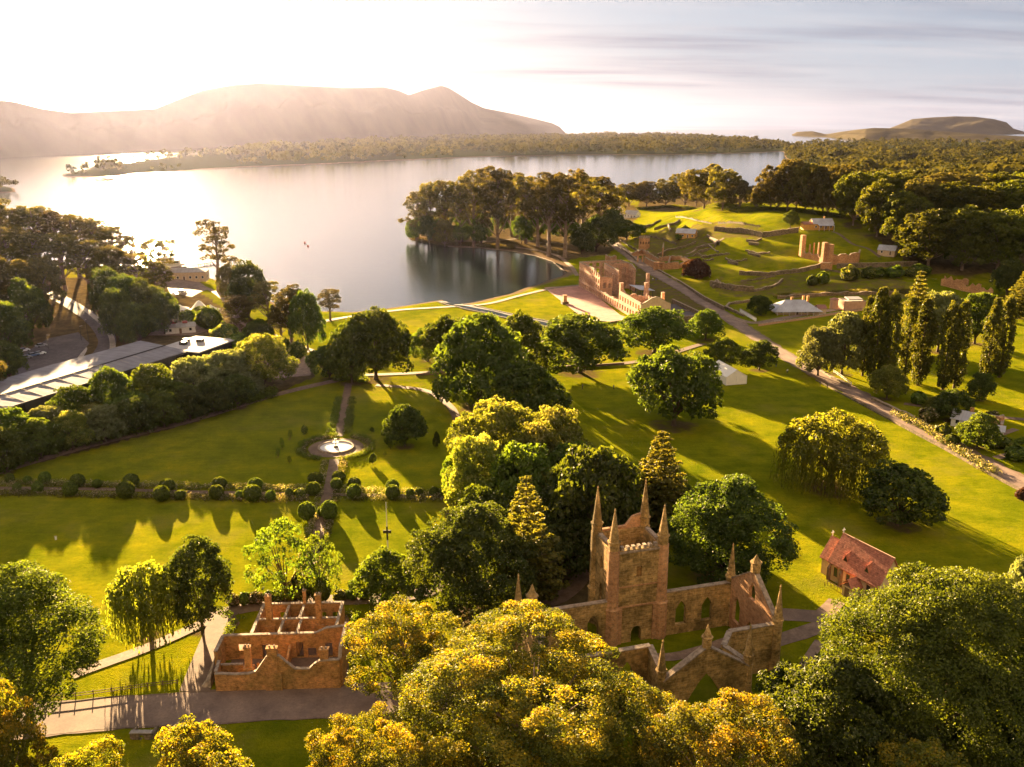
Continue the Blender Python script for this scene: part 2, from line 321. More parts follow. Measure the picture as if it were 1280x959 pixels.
def wall(mb, p0, p1, t, top, ops=(), cop=None, base=-0.6, ch=0.18, cw=0.07, ragged=0.0, seed=0):
    """a wall of slices; top = height or [(u, z), ...]; ops = (u_centre, width, z0, z1, kind r/g/a)"""
    JIT[0] += 1; j = (JIT[0] % 7) * 0.004
    p0 = Vector((*p0, 0)); p1 = Vector((*p1, 0)); d = p1 - p0; Ln = d.length; d /= Ln; n = Vector((-d.y, d.x, 0)) * (t / 2 - j * 0.5)
    prof = [(0, top), (Ln, top)] if isinstance(top, (int, float)) else list(top)
    if ragged > 0:
        rr = random.Random(seed); us = np.linspace(0, Ln, max(3, int(Ln / 1.1))); base_p = prof
        def ev0(u):
            return float(np.interp(u, [q[0] for q in base_p], [q[1] for q in base_p]))
        prof = []; drift = 0
        for u in us:
            drift = 0.6 * drift + rr.uniform(-1, 0.4) * ragged; prof.append((float(u), max(0.4, ev0(u) + min(drift, 0))))
    ev = lambda u: float(np.interp(u, [q[0] for q in prof], [q[1] for q in prof])) + j
    cuts = {0.0, Ln} | {round(q[0], 4) for q in prof if 0 < q[0] < Ln}
    for (uc, w, z0, z1, k) in ops:
        a, b = uc - w / 2, uc + w / 2; m = 2 if k == 'r' else 7
        for i in range(m): cuts.add(round(min(max(a + (b - a) * i / (m - 1), 0), Ln), 4))
    cuts = sorted(cuts)
    def oh(o, u):
        uc, w, z0, z1, k = o; x = min(abs(u - uc) / (w / 2), 1)
        if k == 'r': return z1
        if k == 'g': return z1 - w * 0.75 * (x ** 1.25)
        return z1 - w / 2 * (1 - math.sqrt(max(0, 1 - x * x)))
    def pt(u, s, z): q = p0 + d * u + n * s; return (q.x, q.y, z)
    def quad(ua, ub, za, zb, ya, yb):
        if max(ya - za, yb - zb) < 0.02: return
        mb.hexa([pt(ua, -1, za), pt(ub, -1, zb), pt(ub, 1, zb), pt(ua, 1, za), pt(ua, -1, ya), pt(ub, -1, yb), pt(ub, 1, yb), pt(ua, 1, ya)])
    for ua, ub in zip(cuts, cuts[1:]):
        if ub - ua < 1e-3: continue
        um = (ua + ub) / 2; act = sorted([o for o in ops if abs(um - o[0]) < o[1] / 2], key=lambda o: o[2])
        ca = cb = base
        for o in act:
            quad(ua, ub, ca, cb, o[2], o[2]); ca, cb = oh(o, ua), oh(o, ub)
        quad(ua, ub, ca, cb, max(ev(ua), ca), max(ev(ub), cb))
        if cop is not None and (not act or act[-1][3] < ev(um) + 0.1):
            nn = n * ((t / 2 + cw) / (t / 2))
            def cp(u, s, z): q = p0 + d * u + nn * s; return (q.x, q.y, z)
            za, zb = ev(ua), ev(ub)
            cop.hexa([cp(ua, -1, za), cp(ub, -1, zb), cp(ub, 1, zb), cp(ua, 1, za), cp(ua, -1, za + ch), cp(ub, -1, zb + ch), cp(ub, 1, zb + ch), cp(ua, 1, za + ch)])

# ------------------------------------------------------------------ pixel of the photograph -> place on the ground
CP, SP = math.cos(PITCH), math.sin(PITCH)
def ray(px, py):
    x = px - 640.0; u = 479.5 - py; fw = F * CP + u * SP; up = u * CP - F * SP
    return np.array([x / fw, 1.0, up / fw])        # per metre of +Y
def on_plane(px, py, z):
    r = ray(px, py); D = (z - H) / r[2]; return r[0] * D, D
WATER_Z = -1.5
near_coast = [(-260, 345), (-60, 340), (60, 340), (200, 337), (215, 345), (245, 341), (275, 350), (300, 366), (350, 380), (400, 389), (440, 390), (480, 386), (520, 380), (553, 375), (566, 382), (600, 376),
    (640, 367), (672, 356), (700, 347), (707, 340), (694, 328), (670, 319), (640, 314), (600, 310), (560, 308), (530, 303), (515, 295), (512, 287), (530, 278), (600, 262), (700, 250), (780, 246),
    (850, 247), (930, 243), (990, 236), (1040, 226), (1030, 217), (1000, 205), (982, 198), (980, 191), (975, 187), (990, 182), (1040, 180), (1100, 178.5), (1400, 178)]
coast_w = [on_plane(x, y, WATER_Z) for x, y in near_coast]
land1 = np.array([(-3000, coast_w[0][1] - 60)] + coast_w + [(9000, coast_w[-1][1]), (9000, -200), (-3000, -200)])
pen_px = [(76, 221), (120, 209), (200, 199), (300, 189), (430, 180), (560, 174), (640, 172), (760, 170), (860, 171), (930, 176), (988, 184), (985, 189), (930, 191), (860, 193), (700, 194), (600, 196), (480, 201), (400, 205), (300, 209), (200, 215), (120, 221)]
land2 = np.array([on_plane(x, y, WATER_Z) for x, y in pen_px])
land3 = np.array([on_plane(x, y, WATER_Z) for x, y in [(-40, 243), (20, 240), (17, 235), (-5, 231), (-60, 231)]])
def inside(px, py, poly):
    c = np.zeros(px.shape, bool); n = len(poly)
    for i in range(n):
        x1, y1 = poly[i]; x2, y2 = poly[(i + 1) % n]
        if y1 == y2: continue
        k = ((y1 > py) != (y2 > py)) & (px < (x2 - x1) * (py - y1) / (y2 - y1) + x1); c ^= k
    return c
def sdist(px, py, poly):
    d = np.full(px.shape, 1e9); n = len(poly)
    for i in range(n):
        a = poly[i]; b = poly[(i + 1) % n]; e = (b[0] - a[0], b[1] - a[1]); q = e[0] ** 2 + e[1] ** 2 + 1e-9
        t = np.clip(((px - a[0]) * e[0] + (py - a[1]) * e[1]) / q, 0, 1); d = np.minimum(d, (px - a[0] - t * e[0]) ** 2 + (py - a[1] - t * e[1]) ** 2)
    d = np.sqrt(d); return np.where(inside(px, py, poly), d, -d)
S = lambda x: (lambda t: t * t * (3 - 2 * t))(np.clip(x, 0, 1))
NT_, NY_ = 560, 560
Tg = np.linspace(-1.15, 1.15, NT_); LYg = np.linspace(math.log(45), math.log(7000), NY_); Yg = np.exp(LYg)
GX = Tg[None, :] * Yg[:, None]; GY = np.repeat(Yg[:, None], NT_, 1)
wob = 3 * np.sin(GX * 0.11 + 1.3 * np.sin(GY * 0.07)) + 2 * np.sin(GY * 0.17 + GX * 0.05)
wob = wob * np.clip(GY / 600, 0.2, 1.5)
s1 = sdist(GX, GY, land1) + wob * 0.4; s2 = sdist(GX, GY, land2) + wob * 2; s3 = sdist(GX, GY, land3)
def lift(s, k=0.13, top=1.5): return np.where(s > 0, np.minimum(s * k, top), np.maximum(s * 0.25, -5))
GZ = np.maximum(np.maximum(lift(s1), lift(s2, 0.2, 3) + S(s2 / 250) * 4), lift(s3, 0.2, 4)) - 1.5
gl = S(s1 / 30)
hillA = 27 * S((GX - 62) / 135) * S((GY - 425) / 200)
hillA = hillA * (1 - 0.85 * S((GY - 700) / 220) * (1 - S((GX - 330) / 200)))
hillA = hillA * (1 - 0.9 * S((GY - 820) / 700))
terr = 0.9 * np.sin(hillA * 1.15 + GX * 0.02) * S(hillA / 4) * (1 - S((GY - 690) / 60))
hillB = 6 * S((GX + 60) / -160) * S((GY - 330) / 120) + 5 * S((GX - 500) / 600) * S((GY - 900) / 600) * (0.6 + 0.4 * np.sin(GX * 0.004))
GZ = GZ + gl * (hillA + terr + hillB + 0.18 * np.sin(GX * 0.06 + 1) * np.sin(GY * 0.05) * S((GY - 60) / 100))
def h(x, y):
    t = (x / y - Tg[0]) / (Tg[1] - Tg[0]); l = (math.log(y) - LYg[0]) / (LYg[1] - LYg[0])
    i = int(min(max(l, 0), NY_ - 2)); j = int(min(max(t, 0), NT_ - 2)); a = min(max(l - i, 0), 1); b = min(max(t - j, 0), 1)
    return float((GZ[i, j] * (1 - b) + GZ[i, j + 1] * b) * (1 - a) + (GZ[i + 1, j] * (1 - b) + GZ[i + 1, j + 1] * b) * a)
def hv(x, y):
    t = np.clip((x / y - Tg[0]) / (Tg[1] - Tg[0]), 0, NT_ - 1.001); l = np.clip((np.log(y) - LYg[0]) / (LYg[1] - LYg[0]), 0, NY_ - 1.001)
    i = l.astype(int); j = t.astype(int); a = l - i; b = t - j
    return (GZ[i, j] * (1 - b) + GZ[i, j + 1] * b) * (1 - a) + (GZ[i + 1, j] * (1 - b) + GZ[i + 1, j + 1] * b) * a
DS = np.exp(np.linspace(math.log(46), math.log(6900), 5000))
def P(px, py):
    r = ray(px, py); z = hv(r[0] * DS, DS); k = np.nonzero(H + r[2] * DS <= z)[0]
    D = DS[k[0]] if len(k) else 6900.0
    return Vector((r[0] * D, D, h(r[0] * D, D)))
def height_at(px, base, toppy):
    """height in metres of something whose foot is at base and whose top shows at toppy"""
    b = P(px, base); return H + ray(px, toppy)[2] * b.y - b.z
def mpp(p): return math.hypot(p.y, H - p.z) / F       # metres per photo pixel there

# ------------------------------------------------------------------ the setting
idx = (np.arange(NY_ - 1)[:, None] * NT_ + np.arange(NT_ - 1)[None, :]).ravel()
litter = np.zeros_like(GX)
def litter_poly(px_list, v):
    pw = np.array([tuple(P(x, y))[:2] for x, y in px_list]); litter[inside(GX, GY, pw)] = v
litter_poly([(-200, 350), (215, 350), (260, 372), (300, 400), (380, 440), (395, 470), (330, 500), (200, 540), (60, 575), (-200, 640)], 1.0)
litter_poly([(395, 440), (560, 440), (600, 520), (480, 480), (400, 480)], 0.35)
litter_poly([(512, 310), (560, 312), (640, 318), (690, 332), (760, 318), (790, 292), (800, 262), (780, 250), (600, 255), (505, 280)], 0.85)
litter_poly([(1050, 262), (1110, 310), (1160, 340), (1400, 350), (1400, 200), (1050, 215)], 1.0)
litter_poly([(800, 262), (1050, 262), (1060, 240), (800, 246)], 0.75)
litter_poly([(560, 620), (700, 560), (800, 640), (820, 740), (700, 740), (620, 740), (545, 740)], 0.9)
litter_poly([(650, 730), (745, 690), (752, 765), (660, 765)], 0.85)
litter_poly([(860, 285), (900, 275), (950, 283), (955, 300), (900, 300), (880, 320), (800, 330), (790, 300), (830, 285)], 0.55)
litter_poly([(770, 345), (800, 330), (905, 395), (890, 410), (835, 412)], 0.6)
litter_poly([(880, 350), (1130, 345), (1140, 375), (990, 372), (900, 372)], 0.5)
litter_poly([(860, 268), (1040, 268), (1050, 300), (1000, 330), (980, 345), (905, 352), (820, 300)], 0.30)
litter_poly([(860, 285), (900, 275), (950, 283), (955, 300), (900, 300), (880, 320), (800, 330), (790, 300), (830, 285)], 0.55)
litter[GY > 1150] = 2.0
gm = np_mesh('ground', np.stack([GX, GY, GZ], -1).reshape(-1, 3), np.stack([idx, idx + 1, idx + NT_ + 1, idx + NT_], 1), M['ground'], attr={'litter': litter.ravel()}, smooth=True)
tag(link('ground', gm), kind='structure')
# ground under and behind the camera so that the sheet has no near edge
q = MB(); q.poly([(-400, -300, -0.3), (400, -300, -0.3), (51.75, 45, 0.0), (-51.75, 45, 0.0)]); tag(q.build('ground_behind', 'ground'), kind='structure')
q = MB(); q.poly([(-26000, 60, WATER_Z), (26000, 60, WATER_Z), (26000, 27000, WATER_Z), (-26000, 27000, WATER_Z)]); tag(q.build('water', 'water'), kind='structure')

def ridge(name, base_px, sky_px, depth=0.9, seed=1, front=None):
    rng = np.random.RandomState(seed); xs = np.arange(min(q[0] for q in sky_px), max(q[0] for q in sky_px) + 1, 2.5)
    by = np.interp(xs, [q[0] for q in base_px], [q[1] for q in base_px]); sy = np.interp(xs, [q[0] for q in sky_px], [q[1] for q in sky_px])
    K = np.linspace(0, 2, 41); V = np.zeros((len(xs), len(K), 3)); ph = rng.rand(8) * 6
    for i, x in enumerate(xs):
        X0, D0 = on_plane(x, by[i], WATER_Z - 1); t = X0 / D0; Dc = D0 * (1 + depth * 0.5); zc = H + ray(x, sy[i])[2] * Dc
        for k, kk in enumerate(K):
            D = D0 + (Dc - D0) * kk
            e = kk ** 0.8 if kk <= 1 else max(0, 1 - (kk - 1) ** 1.6)
            sh = 0.62 * S(kk / 0.45) + 0.38 * S((kk - 0.5) / 0.5) if kk <= 1 else e
            nz = mnoise.fractal(Vector((x * 0.018, kk * 1.6 + seed, 0.3)), 0.9, 2.1, 6) * 0.16 + abs(mnoise.noise(Vector((x * 0.03, kk * 0.8, seed)))) * 0.12 - 0.03
            r = nz * math.sin(min(kk, 1) * math.pi) + 0 * (math.sin(x * 0.045 + ph[0] + kk * 2.2) * 0.10 + math.sin(x * 0.12 + ph[1] + kk * 5) * 0.05 + math.sin(x * 0.31 + ph[2] + kk * 9) * 0.02) * math.sin(min(kk, 1) * math.pi)
            z = WATER_Z - 1 + (zc - WATER_Z + 1) * (0.5 * e + 0.5 * float(sh) + r)
            V[i, k] = (t * D, D, z)
    nx, nk = len(xs), len(K); ii = (np.arange(nx - 1)[:, None] * nk + np.arange(nk - 1)[None, :]).ravel()
    tag(link(name, np_mesh(name, V.reshape(-1, 3), np.stack([ii, ii + nk, ii + nk + 1, ii + 1], 1), M['hill'], smooth=True)), kind='structure')
ridge('distant_hills', [(-300, 200), (0, 198), (200, 188), (430, 177), (600, 169), (708, 168)],
      [(-300, 100), (-100, 112), (0, 124), (30, 128), (60, 136), (95, 141), (140, 139), (200, 136), (225, 126), (260, 113), (300, 106), (330, 104), (400, 108), (440, 110), (482, 109), (500, 113), (513, 119), (530, 113), (545, 109), (553, 107), (562, 110), (575, 118), (590, 128), (605, 135), (620, 138), (645, 143), (670, 149), (690, 154), (700, 159), (708, 168)], 0.30, 3)
ridge('far_headland', [(1060, 168), (1500, 168)], [(1098, 168), (1112, 160), (1122, 156), (1138, 149), (1160, 147), (1190, 145.5), (1215, 146), (1240, 149), (1256, 153), (1266, 161), (1285, 166), (1400, 166), (1500, 168)], 0.25, 5)
ridge('low_headland', [(985, 170), (1030, 172), (1080, 176), (1500, 178)], [(988, 170), (995, 165), (1015, 164), (1032, 168), (1050, 165), (1070, 162), (1090, 160), (1120, 160.5), (1160, 163), (1200, 166), (1240, 169), (1290, 171), (1500, 172)], 0.25, 8)

def catmull(pts, step):
    pts = [np.array(p, float) for p in pts]; o = []
    e = [2 * pts[0] - pts[1]] + pts + [2 * pts[-1] - pts[-2]]
    for i in range(1, len(e) - 2):
        n = max(2, int(np.linalg.norm(e[i + 1] - e[i]) / step))
        for k in range(n):
            t = k / n; o.append(0.5 * (2 * e[i] + (e[i + 1] - e[i - 1]) * t + (2 * e[i - 1] - 5 * e[i] + 4 * e[i + 1] - e[i + 2]) * t * t + (-e[i - 1] + 3 * e[i] - 3 * e[i + 1] + e[i + 2]) * t ** 3))
    o.append(pts[-1]); return o
LAY = [0]
def strip(name, px_list, width, material, lift_=None, kind='structure', closed=False, world=False, wob=0.03):
    pts = [tuple(p) for p in px_list] if world else [tuple(P(x, y))[:2] for x, y in px_list]
    c = catmull(pts, 2.0); LAY[0] += 1; n = 5; V = []; rr = random.Random(LAY[0])
    for i, p in enumerate(c):
        a = c[max(i - 1, 0)]; b = c[min(i + 1, len(c) - 1)]; d = (b - a) / (np.linalg.norm(b - a) + 1e-9); nrm = np.array([-d[1], d[0]])
        wv = width * (1 + rr.uniform(-wob, wob))
        for k in range(n):
            s = (k / (n - 1) - 0.5) * wv; qx, qy = p + nrm * s
            V.append((qx, qy, h(qx, qy) + (lift_ if lift_ is not None else 0.05 + 0.00022 * qy) + 0.006 * (LAY[0] % 9)))
    V = np.array(V); ii = (np.arange(len(c) - 1)[:, None] * n + np.arange(n - 1)[None, :]).ravel()
    o = link(name, np_mesh(name, V, np.stack([ii, ii + n, ii + n + 1, ii + 1], 1), M[material], smooth=True)); 
    if kind: tag(o, kind=kind)
    return o
def area(name, px_list, material, off=0.05, world=False, curve=True):
    pts = [tuple(p) for p in px_list] if world else [tuple(P(x, y))[:2] for x, y in px_list]
    LAY[0] += 1; bm = bmesh.new(); c = np.mean(np.array(pts), 0)
    # fan of rings so that the sheet follows the ground
    bd = []
    for a, b in zip(pts, pts[1:] + pts[:1]):
        n = max(1, int(math.dist(a, b) / 3))
        for k in range(n): bd.append((a[0] + (b[0] - a[0]) * k / n, a[1] + (b[1] - a[1]) * k / n))
    vs = [bm.verts.new((x, y, 0)) for x, y in bd]; f = bm.faces.new(vs)
    bmesh.ops.triangulate(bm, faces=[f])
    for _ in range(2):
        bmesh.ops.subdivide_edges(bm, edges=[e for e in bm.edges if e.calc_length() > 5], cuts=1)
    bmesh.ops.triangulate(bm, faces=bm.faces[:])
    for v in bm.verts: v.co.z = h(v.co.x, v.co.y) + off + 0.00022 * v.co.y + 0.006 * (LAY[0] % 9)
    bmesh.ops.recalc_face_normals(bm, faces=bm.faces[:])
    me = bpy.data.meshes.new(name); bm.to_mesh(me); bm.free(); me.materials.append(M[material])
    return tag(link(name, me), kind='structure')

strip('verge', [(1300, 618), (1280, 605), (1200, 563), (1120, 520), (1060, 487), (1000, 456), (950, 424), (905, 394), (860, 366), (820, 343), (795, 326), (775, 311), (760, 299)], 7.6, 'path_dirt', wob=0.14)
strip('verge', [(-40, 908), (55, 900), (150, 891), (300, 883), (440, 876), (560, 867), (640, 861)], 8.4, 'path_dirt', wob=0.08)
strip('road', [(1300, 618), (1280, 605), (1200, 563), (1120, 520), (1060, 487), (1000, 456), (950, 424), (905, 394), (860, 366), (820, 343), (795, 326), (775, 311), (760, 299)], 5.6, 'asphalt')
strip('road', [(-40, 908), (55, 900), (150, 891), (300, 883), (440, 876), (560, 867), (640, 861)], 7.6, 'asphalt')
strip('road', [(905, 394), (940, 404), (975, 399), (1010, 393), (1040, 388), (1078, 382)], 4.0, 'gravel')
strip('path', [(262, 770), (330, 757), (400, 751), (450, 750), (510, 745), (555, 735)], 3.6, 'path_dirt')
strip('path', [(90, 845), (125, 832), (165, 818), (205, 802), (262, 776)], 2.6, 'gravel')
area('yard_paving', [(224, 865), (246, 812), (262, 775), (292, 768), (300, 780), (274, 812), (262, 866)], 'path_dirt')
area('yard_paving', [(425, 768), (436, 768), (436, 858), (424, 858)], 'path_dirt')
strip('path', [(374, 752), (382, 725), (398, 665), (408, 625), (416, 588), (418, 574)], 2.6, 'path_dirt')
strip('path', [(423, 546), (428, 520), (432, 500), (436, 480)], 2.5, 'path_dirt')
fc = P(420, 560)
strip('path', [(fc.x + 6.2 * math.cos(a), fc.y + 6.2 * math.sin(a)) for a in np.linspace(0, 2 * math.pi, 33)], 2.6, 'path_dirt', world=True)
strip('path', [(470, 482), (500, 484), (535, 490), (562, 508), (573, 532), (572, 556)], 2.6, 'path_dirt')
strip('path', [(-60, 605), (0, 590), (60, 572), (130, 553), (240, 526), (330, 498), (385, 484), (430, 474)], 3.6, 'gravel')
strip('path', [(-60, 610), (0, 611), (120, 612), (260, 616), (380, 618), (560, 622)], 1.8, 'path_dirt')
strip('path', [(430, 470), (520, 467), (600, 462), (690, 459), (800, 452), (880, 430)], 3.0, 'path_dirt')
strip('path', [(395, 404), (440, 396), (500, 388), (560, 384), (610, 380), (650, 370), (690, 361), (724, 357)], 3.2, 'gravel')
strip('path', [(585, 386), (620, 391), (660, 399), (700, 407)], 2.4, 'gravel')
strip('path', [(600, 303), (635, 300), (660, 296), (640, 290), (660, 283), (700, 280)], 2.2, 'gravel')
strip('path', [(580, 308), (640, 309), (690, 318), (712, 332), (722, 345)], 2.6, 'gravel')
strip('road', [(960, 768), (1000, 770), (1045, 774), (1100, 785)], 4.2, 'asphalt')
strip('path', [(965, 803), (1000, 793), (1030, 782), (1050, 775)], 3.4, 'gravel')
strip('path', [(1046, 752), (1034, 764), (1022, 772)], 3.0, 'gravel')
strip('path', [(996, 848), (1010, 825), (1025, 802)], 1.7, 'gravel')
strip('path', [(800, 822), (840, 822), (880, 812), (915, 800)], 2.2, 'gravel')
strip('path', [(655, 760), (700, 748), (728, 720), (730, 695)], 3.4, 'path_dirt')
area('parade_ground', [(680, 360), (724, 357), (750, 374), (775, 394), (790, 399), (762, 403), (740, 401), (722, 393)], 'gravel_pink')
strip('path', [(1130, 505), (1180, 512), (1230, 520), (1290, 526)], 2.6, 'path_dirt')
strip('path', [(1215, 552), (1240, 547), (1270, 537)], 2.0, 'gravel')
strip('path', [(1245, 573), (1270, 567), (1300, 563)], 2.4, 'gravel')
strip('path', [(1100, 322), (1060, 302), (1040, 290)], 2.0, 'path_dirt')
strip('path', [(858, 318), (880, 306), (905, 298)], 2.0, 'gravel')
strip('road', [(60, 366), (90, 382), (118, 402), (134, 425), (125, 445), (105, 460)], 7.0, 'asphalt_dark')
strip('path', [(85, 374), (110, 390), (134, 412), (141, 432), (135, 450)], 2.2, 'concrete')
area('car_park', [(20, 470), (24, 445), (60, 424), (98, 416), (112, 430), (96, 448), (56, 462), (36, 476)], 'asphalt_dark')
strip('path', [(34, 458), (62, 448), (96, 434), (106, 436), (96, 452), (70, 470)], 1.8, 'concrete')
strip('path', [(205, 345), (235, 352), (262, 362), (285, 378), (300, 400), (340, 420), (390, 440)], 4.0, 'gravel')
area('yard_paving', [(185, 420), (205, 400), (250, 396), (268, 412), (240, 420)], 'gravel')
area('yard_paving', [(330, 448), (370, 440), (392, 452), (388, 470), (340, 474)], 'gravel')
area('yard_paving', [(205, 352), (245, 350), (262, 362), (240, 372), (212, 366)], 'gravel')
# mill channel: a narrow stone sided inlet
strip('canal_bed', [(553, 377), (580, 383), (610, 389), (633, 395), (660, 400), (690, 406)], 7.0, 'dark_wall')
strip('canal_water', [(556, 379), (582, 384.5), (612, 390.5), (635, 396.5), (662, 401.5), (688, 407)], 4.2, 'water', lift_=0.22)

# ------------------------------------------------------------------ foliage
def leaf_quads(c, n, size, rng, asp=0.62, hang=0.0):
    m = len(c); r = rng.normal(size=(m, 3)); 
    if hang: r = r * (1 - hang) + np.array([0, 0, 1.0]) * hang
    n = n / (np.linalg.norm(n, axis=1, keepdims=True) + 1e-9)
    if hang: n[:, 2] *= 0.15; n /= (np.linalg.norm(n, axis=1, keepdims=True) + 1e-9)
    t = r - n * np.sum(r * n, 1, keepdims=True); t /= (np.linalg.norm(t, axis=1, keepdims=True) + 1e-9); b = np.cross(n, t)
    s = (size * rng.uniform(0.45, 1.45, m))[:, None]; k = n * s * 0.22
    V = np.stack([c + t * s, c + b * s * asp + k, c - t * s * 0.8, c - b * s * asp + k], 1)
    return V
class Crown:
    def __init__(s): s.V = []; s.A = []
    def add(s, V, a): s.V.append(V); s.A.append(np.repeat(a, 4))
    def mesh(s, name, material):
        V = np.concatenate(s.V).reshape(-1, 3); A = np.concatenate(s.A); n = len(V) // 4
        return np_mesh(name, V, np.arange(n * 4).reshape(-1, 4), M[material], attr={'v': A})
def clumps(cr, cen, rad, k, leaf, rng, out=None, flat=0.75, asp=0.62, outb=0.5):
    """k leaves on the upper outer shell of each clump"""
    m = len(cen); d = rng.normal(size=(m, k, 3)); d[..., 2] += 0.35
    if out is not None: d += out[:, None, :] * 0.6
    d /= np.linalg.norm(d, axis=2, keepdims=True)
    r = rad[:, None, None] * rng.uniform(0.45, 1.08, (m, k, 1)) ** 0.6
    p = cen[:, None, :] + d * r * np.array([1, 1, flat]); nn = d * outb + rng.normal(size=(m, k, 3)) * 0.55 + np.array([0, 0, 0.25])
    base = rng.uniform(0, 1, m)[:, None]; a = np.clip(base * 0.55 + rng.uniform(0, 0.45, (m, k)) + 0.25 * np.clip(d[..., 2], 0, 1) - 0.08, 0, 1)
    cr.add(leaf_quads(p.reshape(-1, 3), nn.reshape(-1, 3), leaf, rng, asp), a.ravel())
def shell_points(lobes, spacing, rng, zmin=-0.55, inner=0.0):
    pts = []; outs = []
    for (cx, cy, cz, a, b, c) in lobes:
        area = 4 * math.pi * ((a * b) ** 1.6 / 3 + (a * c) ** 1.6 / 3 + (b * c) ** 1.6 / 3) ** (1 / 1.6); n = int(area / spacing ** 2)
        d = rng.normal(size=(max(n, 6), 3)); d /= np.linalg.norm(d, axis=1, keepdims=True); d = d[d[:, 2] > zmin]
        rr = rng.uniform(0.80, 1.04, (len(d), 1)); pts.append(np.array([cx, cy, cz]) + d * rr * np.array([a, b, c])); outs.append(d)
        if inner > 0:
            k = int(n * inner); e = rng.normal(size=(k, 3)); e /= np.linalg.norm(e, axis=1, keepdims=True)
            pts.append(np.array([cx, cy, cz]) + e * rng.uniform(0.3, 0.75, (k, 1)) * np.array([a, b, c])); outs.append(e)
    p = np.concatenate(pts); o = np.concatenate(outs); keep = np.ones(len(p), bool)
    for (cx, cy, cz, a, b, c) in lobes:
        q = (((p - np.array([cx, cy, cz])) / np.array([a, b, c])) ** 2).sum(1); keep &= ~(q < 0.5)
    if inner > 0: keep |= rng.rand(len(p)) < inner * 0.6
    return p[keep], o[keep]
def limbs(mb, base_h, r0, targets, rng, lean=(0, 0), n=7):
    top = Vector((lean[0], lean[1], base_h)); mb.tube([(0, 0, -0.5), (0, 0, 0.3), (lean[0] * 0.3, lean[1] * 0.3, base_h * 0.5), tuple(top)], [r0 * 1.45, r0 * 1.1, r0 * 0.88, r0 * 0.75], n)
    for t in targets:
        t = Vector(t); mid = top.lerp(t, 0.45) + Vector((rng.uniform(-.4, .4), rng.uniform(-.4, .4), rng.uniform(-0.2, 0.8))) * (t - top).length * 0.12
        k = r0 * rng.uniform(0.32, 0.5); mb.tube([tuple(top - Vector((0, 0, base_h * 0.06))), tuple(mid), tuple(t)], [k * 1.3, k * 0.8, k * 0.25], 5)
PRO = {}
def proto(key, crown, trunk, size):
    co = np.empty(len(crown.vertices) * 3, np.float32); crown.vertices.foreach_get('co', co); co = co.reshape(-1, 3)
    w = 2 * np.percentile(np.hypot(co[:, 0], co[:, 1]), 97.5) if size[0] > 2 else size[0]; z = np.percentile(co[:, 2], 99.6) if size[1] > 2 else size[1]
    PRO[key] = (crown, trunk, (float(w), float(z)))
def make_oak(key, seed, Wd=14., Ht=12., leafm='leaf_oak', leaf=0.34, space=1.85, cl=1.4, k=54, trunk=0.10, nl=8, flat=0.72, open_=0.0, inner=0.12):
    rng = np.random.RandomState(seed); R0 = Wd / 2; zt = Ht * trunk; ch = Ht - zt; lobes = [(0, 0, zt + ch * 0.55, R0 * 0.62, R0 * 0.62, ch * 0.45)]
    for i in range(nl):
        a = 2 * math.pi * (i + rng.uniform(-.25, .25)) / nl; rr = R0 * rng.uniform(0.48, 0.62); s = R0 * rng.uniform(0.34, 0.46)
        lobes.append((rr * math.cos(a), rr * math.sin(a), zt + ch * rng.uniform(0.27, 0.50), s, s, ch * rng.uniform(0.27, 0.40)))
    for i in range(nl // 2 + 1):
        a = rng.uniform(0, 6.28); rr = R0 * rng.uniform(0.1, 0.42); s = R0 * rng.uniform(0.26, 0.38)
        lobes.append((rr * math.cos(a), rr * math.sin(a), zt + ch * rng.uniform(0.62, 0.76), s, s, ch * rng.uniform(0.2, 0.27)))
    p, o = shell_points(lobes, space, rng, inner=inner); 
    if open_: kk = rng.rand(len(p)) > open_; p, o = p[kk], o[kk]
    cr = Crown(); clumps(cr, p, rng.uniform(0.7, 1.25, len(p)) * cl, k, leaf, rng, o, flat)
    tb = MB(); limbs(tb, zt * 1.15, Wd * 0.028, [(l[0], l[1], l[2]) for l in lobes], rng)
    proto(key, cr.mesh('crown_mesh', leafm), tb, (Wd, Ht)); PRO[key] += ('bark',)
